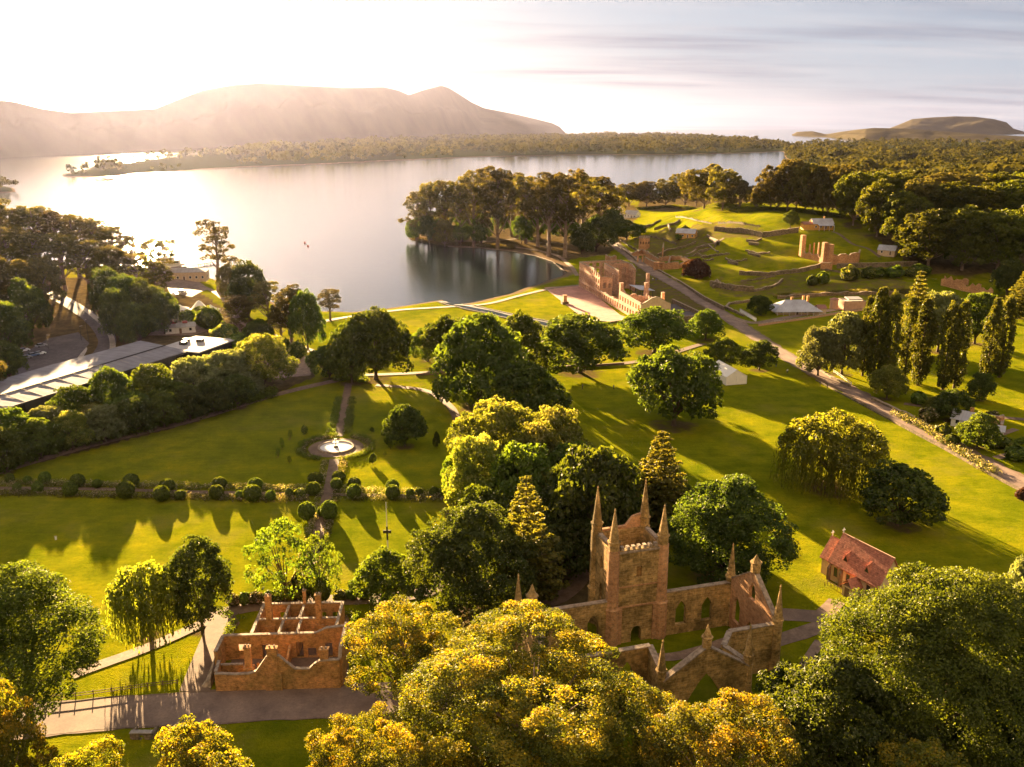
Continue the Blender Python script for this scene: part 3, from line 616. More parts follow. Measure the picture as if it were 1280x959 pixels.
def make_euc(key, seed, Wd=11., Ht=24., leafm='leaf_euc', leaf=0.36, k=24, cl=1.0, nl=13, bare=0.30, open_=0.12, spread=1.0, bark='bark_pale', space=1.25, lobe=0.27):
    rng = np.random.RandomState(seed); R0 = Wd / 2; lobes = []
    for i in range(nl):
        f = (i + 0.5) / nl; a = i * 2.4 + rng.uniform(-.5, .5); z = Ht * (bare + (0.97 - bare) * (0.12 + 0.80 * f) ** 0.85)
        env = math.sin(min(1, (0.3 + 0.85 * (1 - f) )) * math.pi * 0.55); rr = R0 * 0.74 * env * rng.uniform(0.45, 1) * spread; s = R0 * lobe * rng.uniform(0.85, 1.45)
        lobes.append((rr * math.cos(a), rr * math.sin(a), z - s * 0.6, s * 1.12, s * 1.12, s * rng.uniform(0.85, 1.35)))
    p, o = shell_points(lobes, space, rng, zmin=-0.35, inner=0.05); kk = rng.rand(len(p)) > open_; p, o = p[kk], o[kk]
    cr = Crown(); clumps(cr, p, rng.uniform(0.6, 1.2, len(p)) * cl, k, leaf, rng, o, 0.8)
    tb = MB(); top = Vector((rng.uniform(-.6, .6), rng.uniform(-.6, .6), Ht * 0.92)); r0 = Ht * 0.016
    pts = [Vector((0, 0, -0.5)), Vector((0, 0, Ht * 0.15)), Vector((top.x * 0.3 + rng.uniform(-.3, .3), top.y * 0.3, Ht * 0.45)), Vector((top.x * 0.8, top.y * 0.8, Ht * 0.72)), top]
    tb.tube([tuple(q) for q in pts], [r0 * 1.4, r0, r0 * 0.72, r0 * 0.42, r0 * 0.12], 7)
    for l in lobes:
        zb = max(Ht * bare * 0.7, l[2] - math.hypot(l[0], l[1]) * rng.uniform(1.0, 1.5) - 1); f = zb / Ht
        b0 = Vector((top.x * f, top.y * f, zb)); t = Vector(l[:3]); mid = b0.lerp(t, 0.5) + Vector((0, 0, -0.06 * (t - b0).length))
        tb.tube([tuple(b0), tuple(mid), tuple(t)], [r0 * 0.5, r0 * 0.34, r0 * 0.1], 5)
    proto(key, cr.mesh('crown_mesh', leafm), tb, (Wd, Ht)); PRO[key] += (bark,)
def make_poplar(key, seed, Wd=5., Ht=24., leafm='leaf_poplar', leaf=0.34):
    rng = np.random.RandomState(seed); n = 300; f = rng.uniform(0, 1, n); z = Ht * (0.05 + 0.93 * f); R = Wd / 2 * np.minimum(1, 0.55 + f * 1.6) * np.clip((1.03 - f) * 3.0, 0.1, 1) ** 0.7
    a = rng.uniform(0, 6.28, n); rr = R * rng.uniform(0.6, 1.0, n) * (1 + 0.25 * np.sin(a * 3 + z * 0.5)); p = np.stack([rr * np.cos(a), rr * np.sin(a), z], 1); o = np.stack([np.cos(a), np.sin(a), np.full(n, 0.4)], 1)
    cr = Crown(); clumps(cr, p, rng.uniform(0.5, 1.0, n) * 0.95, 22, leaf, rng, o, 1.5)
    tb = MB(); tb.tube([(0, 0, -.5), (0, 0, Ht * .3), (0, 0, Ht * .9)], [0.45, 0.32, 0.06], 7); proto(key, cr.mesh('crown_mesh', leafm), tb, (Wd, Ht)); PRO[key] += ('bark',)
def make_pine(key, seed, Wd=11., Ht=22., tiers=15, leafm='leaf_pine', leaf=0.30, nb=9, clear=0.08, pw=0.85, k=14):
    rng = np.random.RandomState(seed); cr = Crown(); tb = MB(); tb.tube([(0, 0, -.5), (0, 0, Ht * .4), (0, 0, Ht)], [Ht * .018, Ht * .012, 0.04], 7)
    for i in range(tiers):
        f = i / (tiers - 1); z = Ht * (clear + (0.97 - clear) * f); Lr = Wd / 2 * (1 - f) ** pw * rng.uniform(0.88, 1.08) + 0.35
        for j in range(nb):
            a = 2 * math.pi * (j + 0.5 * (i % 2) + rng.uniform(-.2, .2)) / nb; L_ = Lr * rng.uniform(0.8, 1.08); m = max(3, int(L_ / 0.42)); t = (np.arange(m) + 0.8) / m
            p = np.stack([np.cos(a) * L_ * t, np.sin(a) * L_ * t, z - L_ * 0.10 * np.sin(t * 3.1) + L_ * 0.16 * t ** 2], 1); p[:, :2] += rng.normal(size=(m, 2)) * 0.12
            clumps(cr, p, (0.22 + 0.35 * np.sin(t * 2.6)) * (0.5 + 0.6 * Lr / (Wd / 2)) + 0.12, k, leaf, rng, None, 0.45)
            tb.tube([(0, 0, z - 0.1), (math.cos(a) * L_ * .9, math.sin(a) * L_ * .9, z + L_ * 0.08)], [0.07, 0.02], 4)
    proto(key, cr.mesh('crown_mesh', leafm), tb, (Wd, Ht)); PRO[key] += ('bark',)
def make_willow(key, seed, Wd=18., Ht=14., leafm='leaf_willow', leaf=0.32, ns=620, zr=(0.03, 0.22)):
    rng = np.random.RandomState(seed); cr = Crown(); R0 = Wd / 2
    lb = [(0, 0, Ht * .62, R0 * .55, R0 * .55, Ht * .36)] + [(R0 * .5 * math.cos(a), R0 * .5 * math.sin(a), Ht * rng.uniform(.45, .6), R0 * .42, R0 * .42, Ht * .3) for a in np.arange(7) * 0.9]
    p, o = shell_points(lb, 1.15, rng, zmin=-0.1); clumps(cr, p, rng.uniform(.6, 1.1, len(p)), 16, leaf, rng, o, 0.8)
    sel = rng.choice(len(p), ns, replace=True); 
    for i in sel:
        q = p[i] + rng.normal(size=3) * 0.35; zl = Ht * rng.uniform(*zr); m = max(3, int((q[2] - zl) / 0.42)); t = np.linspace(0, 1, m)
        out = np.array([o[i][0], o[i][1], 0]); s = np.array([q[0], q[1], q[2]]) + np.outer(np.sqrt(t), out * rng.uniform(0.4, 1.6)) - np.outer(t, np.array([0, 0, q[2] - zl])); s += rng.normal(size=s.shape) * 0.07
        cr.add(leaf_quads(s, np.repeat(out[None] + 0.01, m, 0) + rng.normal(size=(m, 3)) * 0.4, 0.34, rng, 0.30, 0.9), np.clip(rng.uniform(0, 1) * 0.6 + rng.uniform(0, .4, m), 0, 1))
    tb = MB(); limbs(tb, Ht * .22, Wd * .03, [l[:3] for l in lb], rng); proto(key, cr.mesh('crown_mesh', leafm), tb, (Wd, Ht)); PRO[key] += ('bark',)
def make_ball(key, seed, leafm='leaf_hedge', leaf=0.085, rough=0.05, n=1700, stem=0.1):
    rng = np.random.RandomState(seed); d = rng.normal(size=(n, 3)); d /= np.linalg.norm(d, axis=1, keepdims=True); d = d[d[:, 2] > -0.8]; n = len(d)
    r = 1 + rough * np.sin(d[:, 0] * 5 + seed) * np.cos(d[:, 1] * 4) + rng.uniform(-rough, rough, n) * 0.8; p = d * r[:, None] * 0.5 + np.array([0, 0, 0.5 + stem * 0.5])
    cr = Crown(); cr.add(leaf_quads(p, d + rng.normal(size=d.shape) * 0.35, leaf, rng), rng.uniform(0, 1, n))
    q = p * 0.86 + np.array([0, 0, 0.07]); cr.add(leaf_quads(q, d, leaf * 1.5, rng), rng.uniform(0, .3, n))
    tb = MB(); tb.tube([(0, 0, -.1), (0, 0, .4)], [.06, .05], 6); proto(key, cr.mesh('crown_mesh', leafm), tb, (1.0, 1.0)); PRO[key] += ('bark',)
for i in range(4): make_oak(f'oak{i}', 10 + i)
for i in range(2): make_oak(f'bright{i}', 30 + i, leafm='leaf_bright')
make_oak('airy', 41, Wd=12, Ht=11, leafm='leaf_bright', leaf=0.24, cl=1.0, k=32, open_=0.35, space=1.6, trunk=0.12, inner=0.0, nl=7)
make_oak('pale', 43, leafm='leaf_pale'); make_oak('purple', 44, Wd=8, Ht=6.5, leafm='leaf_purple', trunk=0.05, cl=0.8, space=0.9)
make_oak('light_green0', 45, Wd=16, Ht=14, leafm='leaf_light_green', leaf=0.25, k=70, cl=1.3, space=1.75); 
make_oak('hero_left', 52, Wd=17, Ht=25, leafm='leaf_hero', leaf=0.18, k=160, cl=1.5, space=2.0, trunk=0.08, nl=10)
make_oak('hero_right', 53, Wd=31, Ht=28, leafm='leaf_hero', leaf=0.19, k=190, cl=1.75, space=2.35, trunk=0.08, nl=13)
make_oak('tall_oak', 55, Wd=10, Ht=15, leafm='leaf_oak', leaf=0.22, k=70, cl=1.1, space=1.5, trunk=0.05, nl=7)
make_oak('hero_dark', 54, Wd=22, Ht=20, leafm='leaf_oak', leaf=0.25, k=100, cl=1.5, space=2.0, trunk=0.08, nl=10)
for i in range(5): make_euc(f'euc{i}', 60 + i, nl=16 + i * 2, bare=(0.28, 0.36, 0.24, 0.40, 0.2)[i], lobe=0.20, open_=0.22, k=30, space=1.35)
make_euc('euc_tall', 67, Wd=11, Ht=30, nl=13, bare=0.3, open_=0.25, lobe=0.24)
for i in range(3): make_euc(f'bush{i}', 70 + i, Wd=17, Ht=18, nl=24, bare=0.14, lobe=0.25, open_=0.0, leafm='leaf_wood' if i < 2 else 'leaf_euc', space=1.7, k=44, leaf=0.36, cl=1.2)
for i in range(3): make_euc(f'eucb{i}', 76 + i, Wd=16, Ht=17, nl=17 + i * 3, bare=0.16, lobe=0.22, open_=0.12, space=1.5, k=32, leaf=0.36)
make_euc('gold_open', 80, Wd=17, Ht=19, leafm='leaf_gold', leaf=0.155, k=160, cl=1.2, nl=17, bare=0.35, open_=0.15, lobe=0.22, space=1.8)
make_euc('gold_main', 81, Wd=38, Ht=30, leafm='leaf_gold', leaf=0.155, k=290, cl=1.6, nl=46, bare=0.22, open_=0.14, lobe=0.21, space=2.3)
make_euc('gold_side', 82, Wd=22, Ht=22, leafm='leaf_gold', leaf=0.15, k=210, cl=1.3, nl=28, bare=0.25, open_=0.14, lobe=0.24, space=1.9)
make_euc('gold_small', 83, Wd=13, Ht=17, leafm='leaf_gold', leaf=0.15, k=140, cl=1.0, nl=18, bare=0.25, open_=0.05, lobe=0.26, space=1.45)
for i in range(3): make_poplar(f'poplar{i}', 90 + i)
make_pine('pine0', 95); make_pine('pine1', 96, tiers=19, nb=10, Wd=10); 
make_willow('willow0', 98); make_willow('willow1', 99, Wd=11, Ht=11, ns=560, zr=(0.14, 0.36))
for i in range(3): make_ball(f'ball{i}', 110 + i)
make_ball('shrub0', 120, 'leaf_hedge', 0.13, 0.22, 900); make_ball('shrub1', 121, 'leaf_light_green', 0.13, 0.25, 900); make_ball('shrub2', 122, 'leaf_flower', 0.13, 0.25, 900); make_ball('shrub3', 123, 'leaf_purple', 0.13, 0.22, 900)
TRUNKS = {}
def put_tree(key, p, w, ht, rz, name, label, cat, group=None, zoff=0.0):
    cm, tb, (pw, ph), bark = PRO[key]
    e = empty(name, (p[0], p[1], p[2] + zoff), rz, label, cat, group); e.scale = (w / pw, w / pw, ht / ph)
    link('crown', cm, e)
    if key not in TRUNKS:
        o = tb.build('trunk', bark, e, smooth=True); TRUNKS[key] = o.data
    else: link('trunk', TRUNKS[key], e)
    return e
RNG = random.Random(7); SOIL = []
def T(key, px, base, top, width, name, label, cat='tree', group=None, w=None, ht=None, rz=None):
    p = P(px, base); SOIL.append((p.x, p.y, (w if w else width * mpp(p)) * 0.30, name)); hh = ht if ht else max(1.0, H + ray(px, top)[2] * p.y - p.z); ww = w if w else width * mpp(p)
    return put_tree(key, p, ww, hh, rz if rz is not None else RNG.uniform(0, 6.28), name, label, cat, group)
BT, EU = 'broadleaf_tree', 'eucalyptus_tree'
G_FG = 'gold topped eucalypts along the bottom edge'
T('gold_main', 664, 1000, 820, 350, EU, 'huge gold topped eucalypt filling the bottom centre in front of the ruined church', group=G_FG, rz=0.4)
T('gold_side', 892, 1075, 893, 215, EU, 'gold topped eucalypt low in front of the church gable, right of the biggest one', group=G_FG)
T('gold_open', 508, 895, 762, 135, EU, 'open crowned eucalypt with bare forks between the brick ruin and the huge gold tree', group=G_FG)
T('gold_side', 470, 1090, 915, 180, EU, 'gold eucalypt at the bottom edge just left of the huge one', group=G_FG)
T('gold_small', 258, 1075, 914, 135, EU, 'rounded gold eucalypt top at the bottom edge below the lower road', group=G_FG)
T('gold_small', 22, 1062, 868, 110, EU, 'gold green eucalypt in the bottom left corner under the big dark tree', group=G_FG)
T('gold_small', 120, 1085, 940, 110, EU, 'lowest gold eucalypt tip at the bottom edge near the left corner', group=G_FG)
T('gold_small', 1150, 1095, 940, 150, EU, 'gold eucalypt top at the bottom edge below the great dark tree', group=G_FG)
T('hero_left', 38, 895, 714, 172, BT, 'tall dark leafy tree at the left edge above the lower road')
T('hero_right', 1162, 955, 728, 258, BT, 'great dense dark tree at lower right beside the pink roofed church')
T('hero_dark', 1035, 1000, 828, 190, BT, 'dark tree with pale leaf tips at lower right, below the church path')
T('hero_dark', 1262, 985, 790, 170, BT, 'dark tree in the bottom right corner behind the great dense tree')
T('pale', 1276, 790, 702, 62, BT, 'small grey green tree cut by the right edge beside the lawn')
T('willow1', 190, 800, 706, 92, 'weeping_willow', 'small lime green weeping willow left of the brick ruin')
T('tall_oak', 253, 786, 674, 80, BT, 'upright dark green tree between the small willow and the brick ruin')
T('airy', 358, 752, 652, 88, BT, 'airy lime green tree behind the brick ruin, left of the avenue end')
T('airy', 402, 750, 668, 56, BT, 'airy lime green tree at the avenue end, right of its twin')
T('bright1', 480, 756, 689, 76, BT, 'small dark green tree in front of the flagpole lawn')
T('hero_dark', 590, 772, 634, 160, BT, 'big dark spreading tree left of the church tower')
T('pine0', 657, 752, 598, 92, 'conifer_tree', 'golden lit conifer in front of the dark trees left of the church tower')
T('pine1', 822, 668, 541, 78, 'conifer_tree', 'pale araucaria like conifer right behind the church tower')
T('hero_dark', 905, 728, 600, 158, BT, 'big dark round tree right of the church tower')
T('oak2', 838, 650, 588, 60, BT, 'dark tree filling the gap behind the church tower pinnacles')
T('oak2', 700, 715, 640, 105, BT, 'dark tree close behind the left of the church tower')
for i, (k, x, b, t, w, l) in enumerate([
    ('light_green0', 672, 640, 530, 90, 'light green tree filling the heart of the central grove'),
    ('oak1', 640, 720, 640, 90, 'dark tree at the foot of the central grove behind the golden conifer'),
    ('oak0', 712, 652, 556, 90, 'dark green tree in the right half of the central grove'),
    ('bright0', 578, 628, 560, 50, 'small bright tree at the left tip of the central grove'),
    ('light_green0', 622, 610, 503, 128, 'light green spreading tree at the top of the central grove'),
    ('light_green0', 690, 618, 512, 105, 'light green tree at the upper right of the central grove'),
    ('light_green0', 598, 650, 546, 90, 'light green tree at the left side of the central grove'),
    ('bright0', 655, 668, 560, 110, 'bright tree in the middle of the central grove'),
    ('oak0', 738, 702, 562, 130, 'large dark tree at the lower right of the central grove'),
    ('light_green0', 690, 675, 585, 90, 'lower middle tree of the central grove, above the golden conifer'),
    ('oak2', 612, 700, 612, 95, 'lower left tree of the central grove beside the garden lawn'),
    ('oak3', 768, 655, 588, 55, 'small dark tree on the right rim of the central grove'),
    ('oak1', 655, 535, 455, 108, 'dark domed tree just above the central grove'),
    ('oak0', 600, 512, 396, 118, 'tall dark tree left of the avenue of oaks, between lawn and inlet'),
    ('bright0', 648, 475, 393, 72, 'dark green tree standing below the stone inlet'),
    ('oak2', 562, 458, 393, 66, 'small dark tree left of the stone inlet'),
    ('oak3', 470, 474, 388, 96, 'dark round tree where the avenue meets the shore lawn'),
    ('bright1', 440, 480, 402, 60, 'smaller tree on the left flank of the round tree at the avenue top'),
    ('bright0', 535, 452, 410, 50, 'small bright tree between two dark trees near the shore lawn'),
    ('oak0', 725, 466, 396, 116, 'wide spreading oak on a short trunk below the pink parade ground'),
    ('oak1', 818, 442, 386, 100, 'dark oak below the gable end of the large ruin'),
    ('oak2', 842, 532, 432, 114, 'dense dark round tree in the middle of the lawn left of the white marquee'),
    ('oak3', 882, 425, 388, 46, 'small dark tree between the large ruin and the road'),
    ('bright1', 903, 459, 423, 44, 'lime green tree directly behind the white marquee'),
    ('oak1', 949, 463, 427, 48, 'dark green tree right of the white marquee by the road'),
    ('oak0', 506, 558, 508, 54, 'lone small round tree on the garden lawn right of the fountain'),
    ('oak2', 412, 475, 432, 55, 'dark tree on the left of the avenue top'),
    ('oak2', 1122, 656, 583, 104, 'dark round tree right of the big willow on the lawn'),
    ('pale', 1022, 470, 410, 56, 'pale round tree left of the poplar clumps'),
    ('pale', 1052, 468, 392, 62, 'grey green tree touching the left poplar clump'),
    ('light_green0', 1108, 499, 458, 48, 'small pale lime tree beside the road bend, in front of the poplars'),
    ('pale', 1172, 440, 366, 66, 'pale crowned tree behind the middle poplars'),
    ('oak0', 1218, 430, 367, 58, 'dark round tree behind the right hand poplars'),
    ('oak3', 1224, 501, 467, 36, 'small dark tree at the foot of the right hand poplars'),
    ('bright1', 1221, 560, 518, 52, 'round lime tree hiding the cottage beside the road'),
    ('oak1', 1188, 525, 488, 52, 'dark bushy tree left of the cottage beside the road'),
    ('light_green0', 1168, 522, 496, 34, 'bush with pale blossom tips left of the cottage by the road'),
    ('oak0', 950, 394, 370, 32, 'round tree beside the grey roofed verandah house'),
    ('oak2', 988, 285, 263, 20, 'lone dark tree on the crest of the ruin covered hill'),
    ('purple', 869, 349, 324, 36, 'purple leaved round bush on the slope above the road'),
    ('oak3', 1258, 372, 325, 42, 'dark tree at the right edge behind the ragged stone ruins'),
    ('pine1', 1274, 398, 340, 42, 'broad conifer at the right edge near the ragged stone ruins'),
    ('oak1', 745, 315, 270, 50, 'dark round tree at the right end of the wooded point'),
    ('oak2', 783, 300, 276, 46, 'dark bushy tree below the white houses on the hill'),
    ('purple', 1277, 627, 610, 16, 'small red leaved shrub tree at the right edge by the road'),
    ]):
    T(k, x, b, t, w, BT, l)
T('willow0', 1036, 611, 518, 130, 'weeping_willow', 'big round weeping willow on the sunlit lawn beside the road')
for i, (x, b, t, w, l) in enumerate([(1078, 470, 372, 24, 'leftmost poplar of the left clump'), (1091, 476, 360, 30, 'tallest poplar of the left clump'), (1107, 478, 366, 27, 'right poplar of the left clump'),
    (1130, 474, 372, 26, 'left poplar of the middle clump by the pine'), (1147, 482, 374, 28, 'right poplar of the middle clump by the pine'),
    (1178, 487, 379, 26, 'left poplar of the third clump'), (1192, 488, 377, 27, 'right poplar of the third clump'),
    (1232, 476, 373, 25, 'left poplar of the pair nearest the right edge'), (1249, 472, 372, 26, 'right poplar of the pair nearest the right edge')]):
    T(f'poplar{i % 3}', x, b, t, w * 0.92, 'poplar_tree', 'tall narrow ' + l, 'tree', 'columnar poplars beyond the road')
T('pine1', 1139, 440, 340, 46, 'conifer_tree', 'dark Norfolk style conifer rising behind the poplars')
ORD = ['first', 'second', 'third', 'fourth', 'fifth', 'sixth', 'seventh', 'eighth', 'ninth', 'tenth', 'eleventh', 'twelfth', 'thirteenth', 'fourteenth', 'fifteenth', 'sixteenth', 'seventeenth', 'eighteenth', 'nineteenth', 'twentieth',
       'twenty-first', 'twenty-second', 'twenty-third', 'twenty-fourth', 'twenty-fifth', 'twenty-sixth', 'twenty-seventh', 'twenty-eighth', 'twenty-ninth', 'thirtieth', 'thirty-first', 'thirty-second', 'thirty-third', 'thirty-fourth', 'thirty-fifth']
def row(rows, keys, name, text, group, cat='tree', grow=1.0):
    """rows of (px, base, top, width); the label counts them from the left of the photograph"""
    rows = sorted(rows)
    for i, (x, b, t, w) in enumerate(rows):
        T(keys[(i * 7 + int(x)) % len(keys)], x, b, t, w * grow, name, f'{ORD[i]} from the left {text}', cat, group)
row([(14, 572, 512, 72), (62, 558, 510, 66), (100, 540, 484, 70), (142, 528, 462, 70), (192, 515, 458, 82), (244, 504, 448, 78), (286, 496, 440, 80), (330, 486, 420, 86), (-20, 590, 525, 60), (120, 545, 505, 64), (215, 520, 478, 70), (165, 535, 492, 70), (300, 498, 462, 60), (10, 590, 535, 60), (52, 574, 524, 56), (92, 563, 515, 56), (132, 553, 508, 54), (172, 543, 498, 54), (206, 535, 492, 50), (238, 526, 484, 50), (268, 518, 476, 46), (298, 510, 470, 46)],
    ['oak0', 'light_green0', 'oak1', 'bright1', 'oak3', 'bright0', 'pale'], BT, 'in the belt of trees before the long grey roof', 'tree belt in front of the long grey roofed building')
EUK = ['euc0', 'euc1', 'euc2', 'euc3', 'euc4']
row([(-25, 352, 258, 46), (2, 350, 250, 46), (28, 350, 262, 46), (52, 349, 258, 48), (78, 349, 264, 46), (100, 348, 268, 44), (124, 348, 276, 46), (148, 348, 284, 44), (170, 347, 292, 40), (202, 349, 296, 36)],
    EUK, EU, 'among the hazy eucalypts along the left shore', 'shore row of the hazy left wood', grow=1.25)
row([(-20, 372, 285, 60), (15, 370, 285, 60), (48, 366, 290, 58), (82, 364, 292, 58), (112, 364, 300, 54), (142, 366, 308, 54), (172, 368, 318, 50), (196, 372, 325, 44)],
    ['bush2', 'euc2', 'euc4'], EU, 'in the middle row of the hazy left wood', 'middle row of the hazy left wood')
row([(-15, 410, 318, 70), (28, 402, 325, 64), (58, 386, 322, 52), (140, 400, 336, 52), (162, 408, 345, 58), (186, 415, 350, 54), (206, 418, 366, 44), (5, 450, 372, 70), (40, 424, 350, 52), (-20, 500, 430, 60), (12, 475, 428, 50), (150, 425, 362, 46), (176, 432, 380, 50)],
    ['bush2', 'oak1', 'oak3', 'oak2'], BT, 'among the trees round the curved car park road', 'trees round the car park')
T('euc_tall', 274, 366, 274, 50, EU, 'tallest feathery eucalypt standing alone against the glaring water', w=None)
row([(288, 378, 330, 30), (312, 402, 328, 50), (337, 410, 352, 46), (365, 432, 358, 46), (385, 437, 364, 44), (300, 420, 368, 44), (352, 425, 378, 36), (325, 436, 400, 40)],
    ['bush2', 'euc2', 'oak3', 'euc4'], EU, 'in the dark clump by the shore path', 'clump beside the shore path')
T('euc0', 413, 401, 361, 34, EU, 'small lone eucalypt at the water edge above the avenue', ht=None)
row([(262, 412, 388, 26), (282, 430, 408, 26), (250, 398, 386, 20), (300, 440, 420, 26), (236, 404, 390, 18), (352, 442, 424, 20), (372, 448, 430, 18), (310, 450, 432, 20)], ['shrub0', 'shrub1'], 'shrub', 'of the low shrubs between the white tents and the shore path', 'low shrubs by the white tents', 'shrub')
row([(522, 302, 240, 34), (540, 303, 228, 36), (557, 306, 226, 36), (575, 307, 228, 36), (592, 309, 215, 36), (606, 300, 211, 36), (622, 311, 209, 40), (640, 296, 216, 38), (657, 305, 220, 36), (672, 309, 226, 40), (686, 320, 216, 46), (706, 322, 213, 48), (728, 308, 216, 42), (748, 298, 221, 40), (765, 290, 232, 32), (690, 292, 222, 40), (722, 290, 224, 40)],
    EUK, EU, 'among the tall eucalypts on the wooded point', 'eucalypts on the wooded point', grow=1.22)
row([(520, 303, 272, 26), (536, 306, 270, 30), (556, 309, 274, 28), (578, 306, 276, 26), (602, 309, 268, 30), (652, 305, 270, 28), (675, 298, 262, 30), (630, 290, 262, 30), (585, 290, 258, 32), (555, 292, 258, 30), (548, 296, 272, 24), (705, 300, 268, 40), (727, 318, 286, 34), (765, 300, 262, 34), (640, 268, 250, 26), (600, 272, 250, 30)],
    ['oak1', 'oak2', 'bush2'], BT, 'of the low dark trees under the eucalypts on the point', 'undergrowth trees on the point')
row([(786, 258, 228, 34), (808, 258, 227, 36), (832, 259, 224, 34), (856, 259, 216, 40), (880, 261, 206, 52), (903, 262, 208, 44), (924, 262, 226, 28), (945, 262, 232, 26), (963, 263, 208, 40), (984, 264, 200, 46), (1006, 266, 205, 44), (1028, 268, 208, 44), (1050, 272, 207, 48), (1068, 274, 214, 40), (972, 263, 226, 34), (1034, 270, 228, 34), (870, 258, 226, 30), (995, 262, 224, 34), (1016, 264, 230, 30)],
    ['eucb0', 'eucb1', 'eucb2'], EU, 'in the row of dark eucalypts behind the ruin covered hill', 'eucalypt row on the skyline of the hill', grow=1.2)
row([(1066, 282, 216, 56), (1096, 296, 226, 62), (1126, 310, 240, 66), (1160, 332, 262, 90), (1202, 338, 259, 84), (1246, 338, 264, 84), (1290, 336, 254, 84), (1140, 318, 268, 50)],
    ['bush0', 'bush1'], EU, 'in the front rank of the sunlit right hand wood', 'front rank of the right hand wood')
row([(1086, 270, 216, 56), (1120, 272, 218, 60), (1150, 280, 224, 60), (1185, 288, 228, 66), (1220, 290, 230, 66), (1256, 288, 226, 66), (1290, 286, 228, 66), (1110, 250, 212, 46), (1140, 252, 212, 50), (1176, 256, 216, 54), (1210, 256, 218, 54), (1246, 256, 216, 56), (1280, 256, 214, 56)],
    ['bush0', 'bush1', 'bush2'], EU, 'among the rear ranks of the sunlit right hand wood', 'rear ranks of the right hand wood', grow=1.1)
row([(1015, 357, 346, 12), (1028, 355, 342, 13), (1062, 351, 335, 17), (1085, 348, 336, 16), (1097, 347, 336, 16), (1118, 347, 334, 18), (1150, 344, 332, 20), (1138, 346, 336, 12)], ['shrub1', 'shrub0'], 'shrub', 'of the round shrubs on the terrace below the pillared ruin', 'round shrubs on the terrace', 'shrub')
row([(856, 293, 284, 10), (849, 300, 292, 8), (985, 382, 374, 12), (1003, 386, 376, 8), (1148, 505, 492, 16), (1205, 545, 532, 14), (1240, 528, 516, 14), (1252, 560, 548, 20), (1270, 575, 560, 22), (1160, 528, 512, 18), (1178, 545, 532, 14), (1190, 556, 545, 14)], ['shrub0', 'shrub2', 'shrub1'], 'shrub', 'of the garden shrubs around the cottages beyond the road', 'cottage garden shrubs', 'shrub')
row([(348, 572, 560, 7), (353, 563, 547, 6), (363, 549, 537, 6), (381, 543, 533, 6), (362, 580, 570, 6)], ['airy', 'shrub1'], 'sapling', 'of the little dark saplings on the lawn left of the fountain', 'young conifers left of the fountain', 'sapling')
row([(465, 541, 534, 6), (479, 547, 537, 6), (488, 562, 553, 7), (481, 571, 564, 5), (466, 580, 567, 11), (546, 561, 540, 10)], ['airy', 'oak1'], 'sapling', 'of the young trees on the lawn right of the fountain', 'young trees right of the fountain', 'sapling')
# clipped ball shrubs along the garden path
row([(57, 605, 591, 14), (48, 616, 603, 13), (98, 609, 594, 17), (89, 621, 604, 17), (13, 604, 593, 11), (22, 615, 605, 10), (35, 605, 596, 10), (165, 610, 594, 18), (158, 623, 604, 20), (210, 615, 600, 17), (203, 627, 609, 18), (122, 610, 600, 11), (226, 625, 614, 14), (275, 612, 598, 17), (271, 624, 608, 17), (320, 613, 599, 17), (316, 627, 608, 20), (339, 626, 614, 12), (300, 624, 614, 10), (362, 622, 611, 10)],
    ['ball0', 'ball1', 'ball2'], 'topiary_ball', 'of the clipped ball shrubs left of the avenue', 'clipped balls left of the avenue', 'shrub')
row([(443, 612, 598, 16), (443, 624, 607, 17), (491, 614, 601, 16), (491, 625, 608, 17), (513, 624, 612, 11), (524, 621, 611, 10), (543, 621, 610, 12), (557, 622, 611, 12), (421, 612, 599, 14), (424, 603, 590, 16), (412, 649, 628, 20)],
    ['ball0', 'ball1', 'ball2'], 'topiary_ball', 'of the clipped ball shrubs right of the avenue', 'clipped balls right of the avenue', 'shrub')
row([(384, 650, 630, 20), (395, 605, 592, 18), (392, 619, 604, 16), (378, 750, 722, 26), (402, 752, 724, 24), (404, 645, 634, 14), (376, 622, 612, 12)], ['ball1', 'shrub1', 'ball2'], 'topiary_ball', 'of the round bushes flanking the brick paved avenue', 'round bushes flanking the avenue', 'shrub')
row([(292, 757, 745, 14), (306, 755, 743, 14), (320, 754, 742, 16), (336, 752, 741, 13), (349, 751, 740, 14), (362, 750, 738, 14), (425, 750, 739, 14), (440, 749, 738, 14), (455, 748, 738, 13), (640, 722, 700, 26), (700, 700, 680, 24), (684, 712, 694, 20)], ['shrub2', 'shrub0', 'shrub2', 'shrub1'], 'shrub', 'of the flowering shrubs behind the brick ruin and church', 'flowering shrubs by the ruins', 'shrub')
# planted beds and hedges, foliage nobody could count
def bed(name, px_list, width, ht, leafm, label, cat='flower bed', dens=5.0, leaf=0.16, world=False, kind='stuff'):
    pts = [tuple(p) for p in px_list] if world else [tuple(P(x, y))[:2] for x, y in px_list]
    c = np.array(catmull(pts, 0.7)); rng = np.random.RandomState(len(c) + int(abs(c[0][0]) * 10)); n = int(len(c) * max(1, width / 0.8) * 1.7); i = rng.randint(0, len(c), n)
    p2 = c[i] + rng.uniform(-.5, .5, (n, 2)) * width; z = np.array([h(a, b) for a, b in p2]); r = rng.uniform(0.35, 0.7, n) * (ht * 0.9)
    p = np.stack([p2[:, 0], p2[:, 1], z + r * 0.5], 1); cr = Crown(); clumps(cr, p, r, int(dens * 4), leaf, rng, None, 0.9)
    o = link(name, cr.mesh(name, leafm)); tag(o, label, cat)
    if kind: o['kind'] = kind
    return o
bed('flower_bed', [(0, 606), (120, 608), (260, 611), (380, 613)], 2.6, 1.9, 'leaf_flower', 'upper flower border along the garden path left of the avenue')
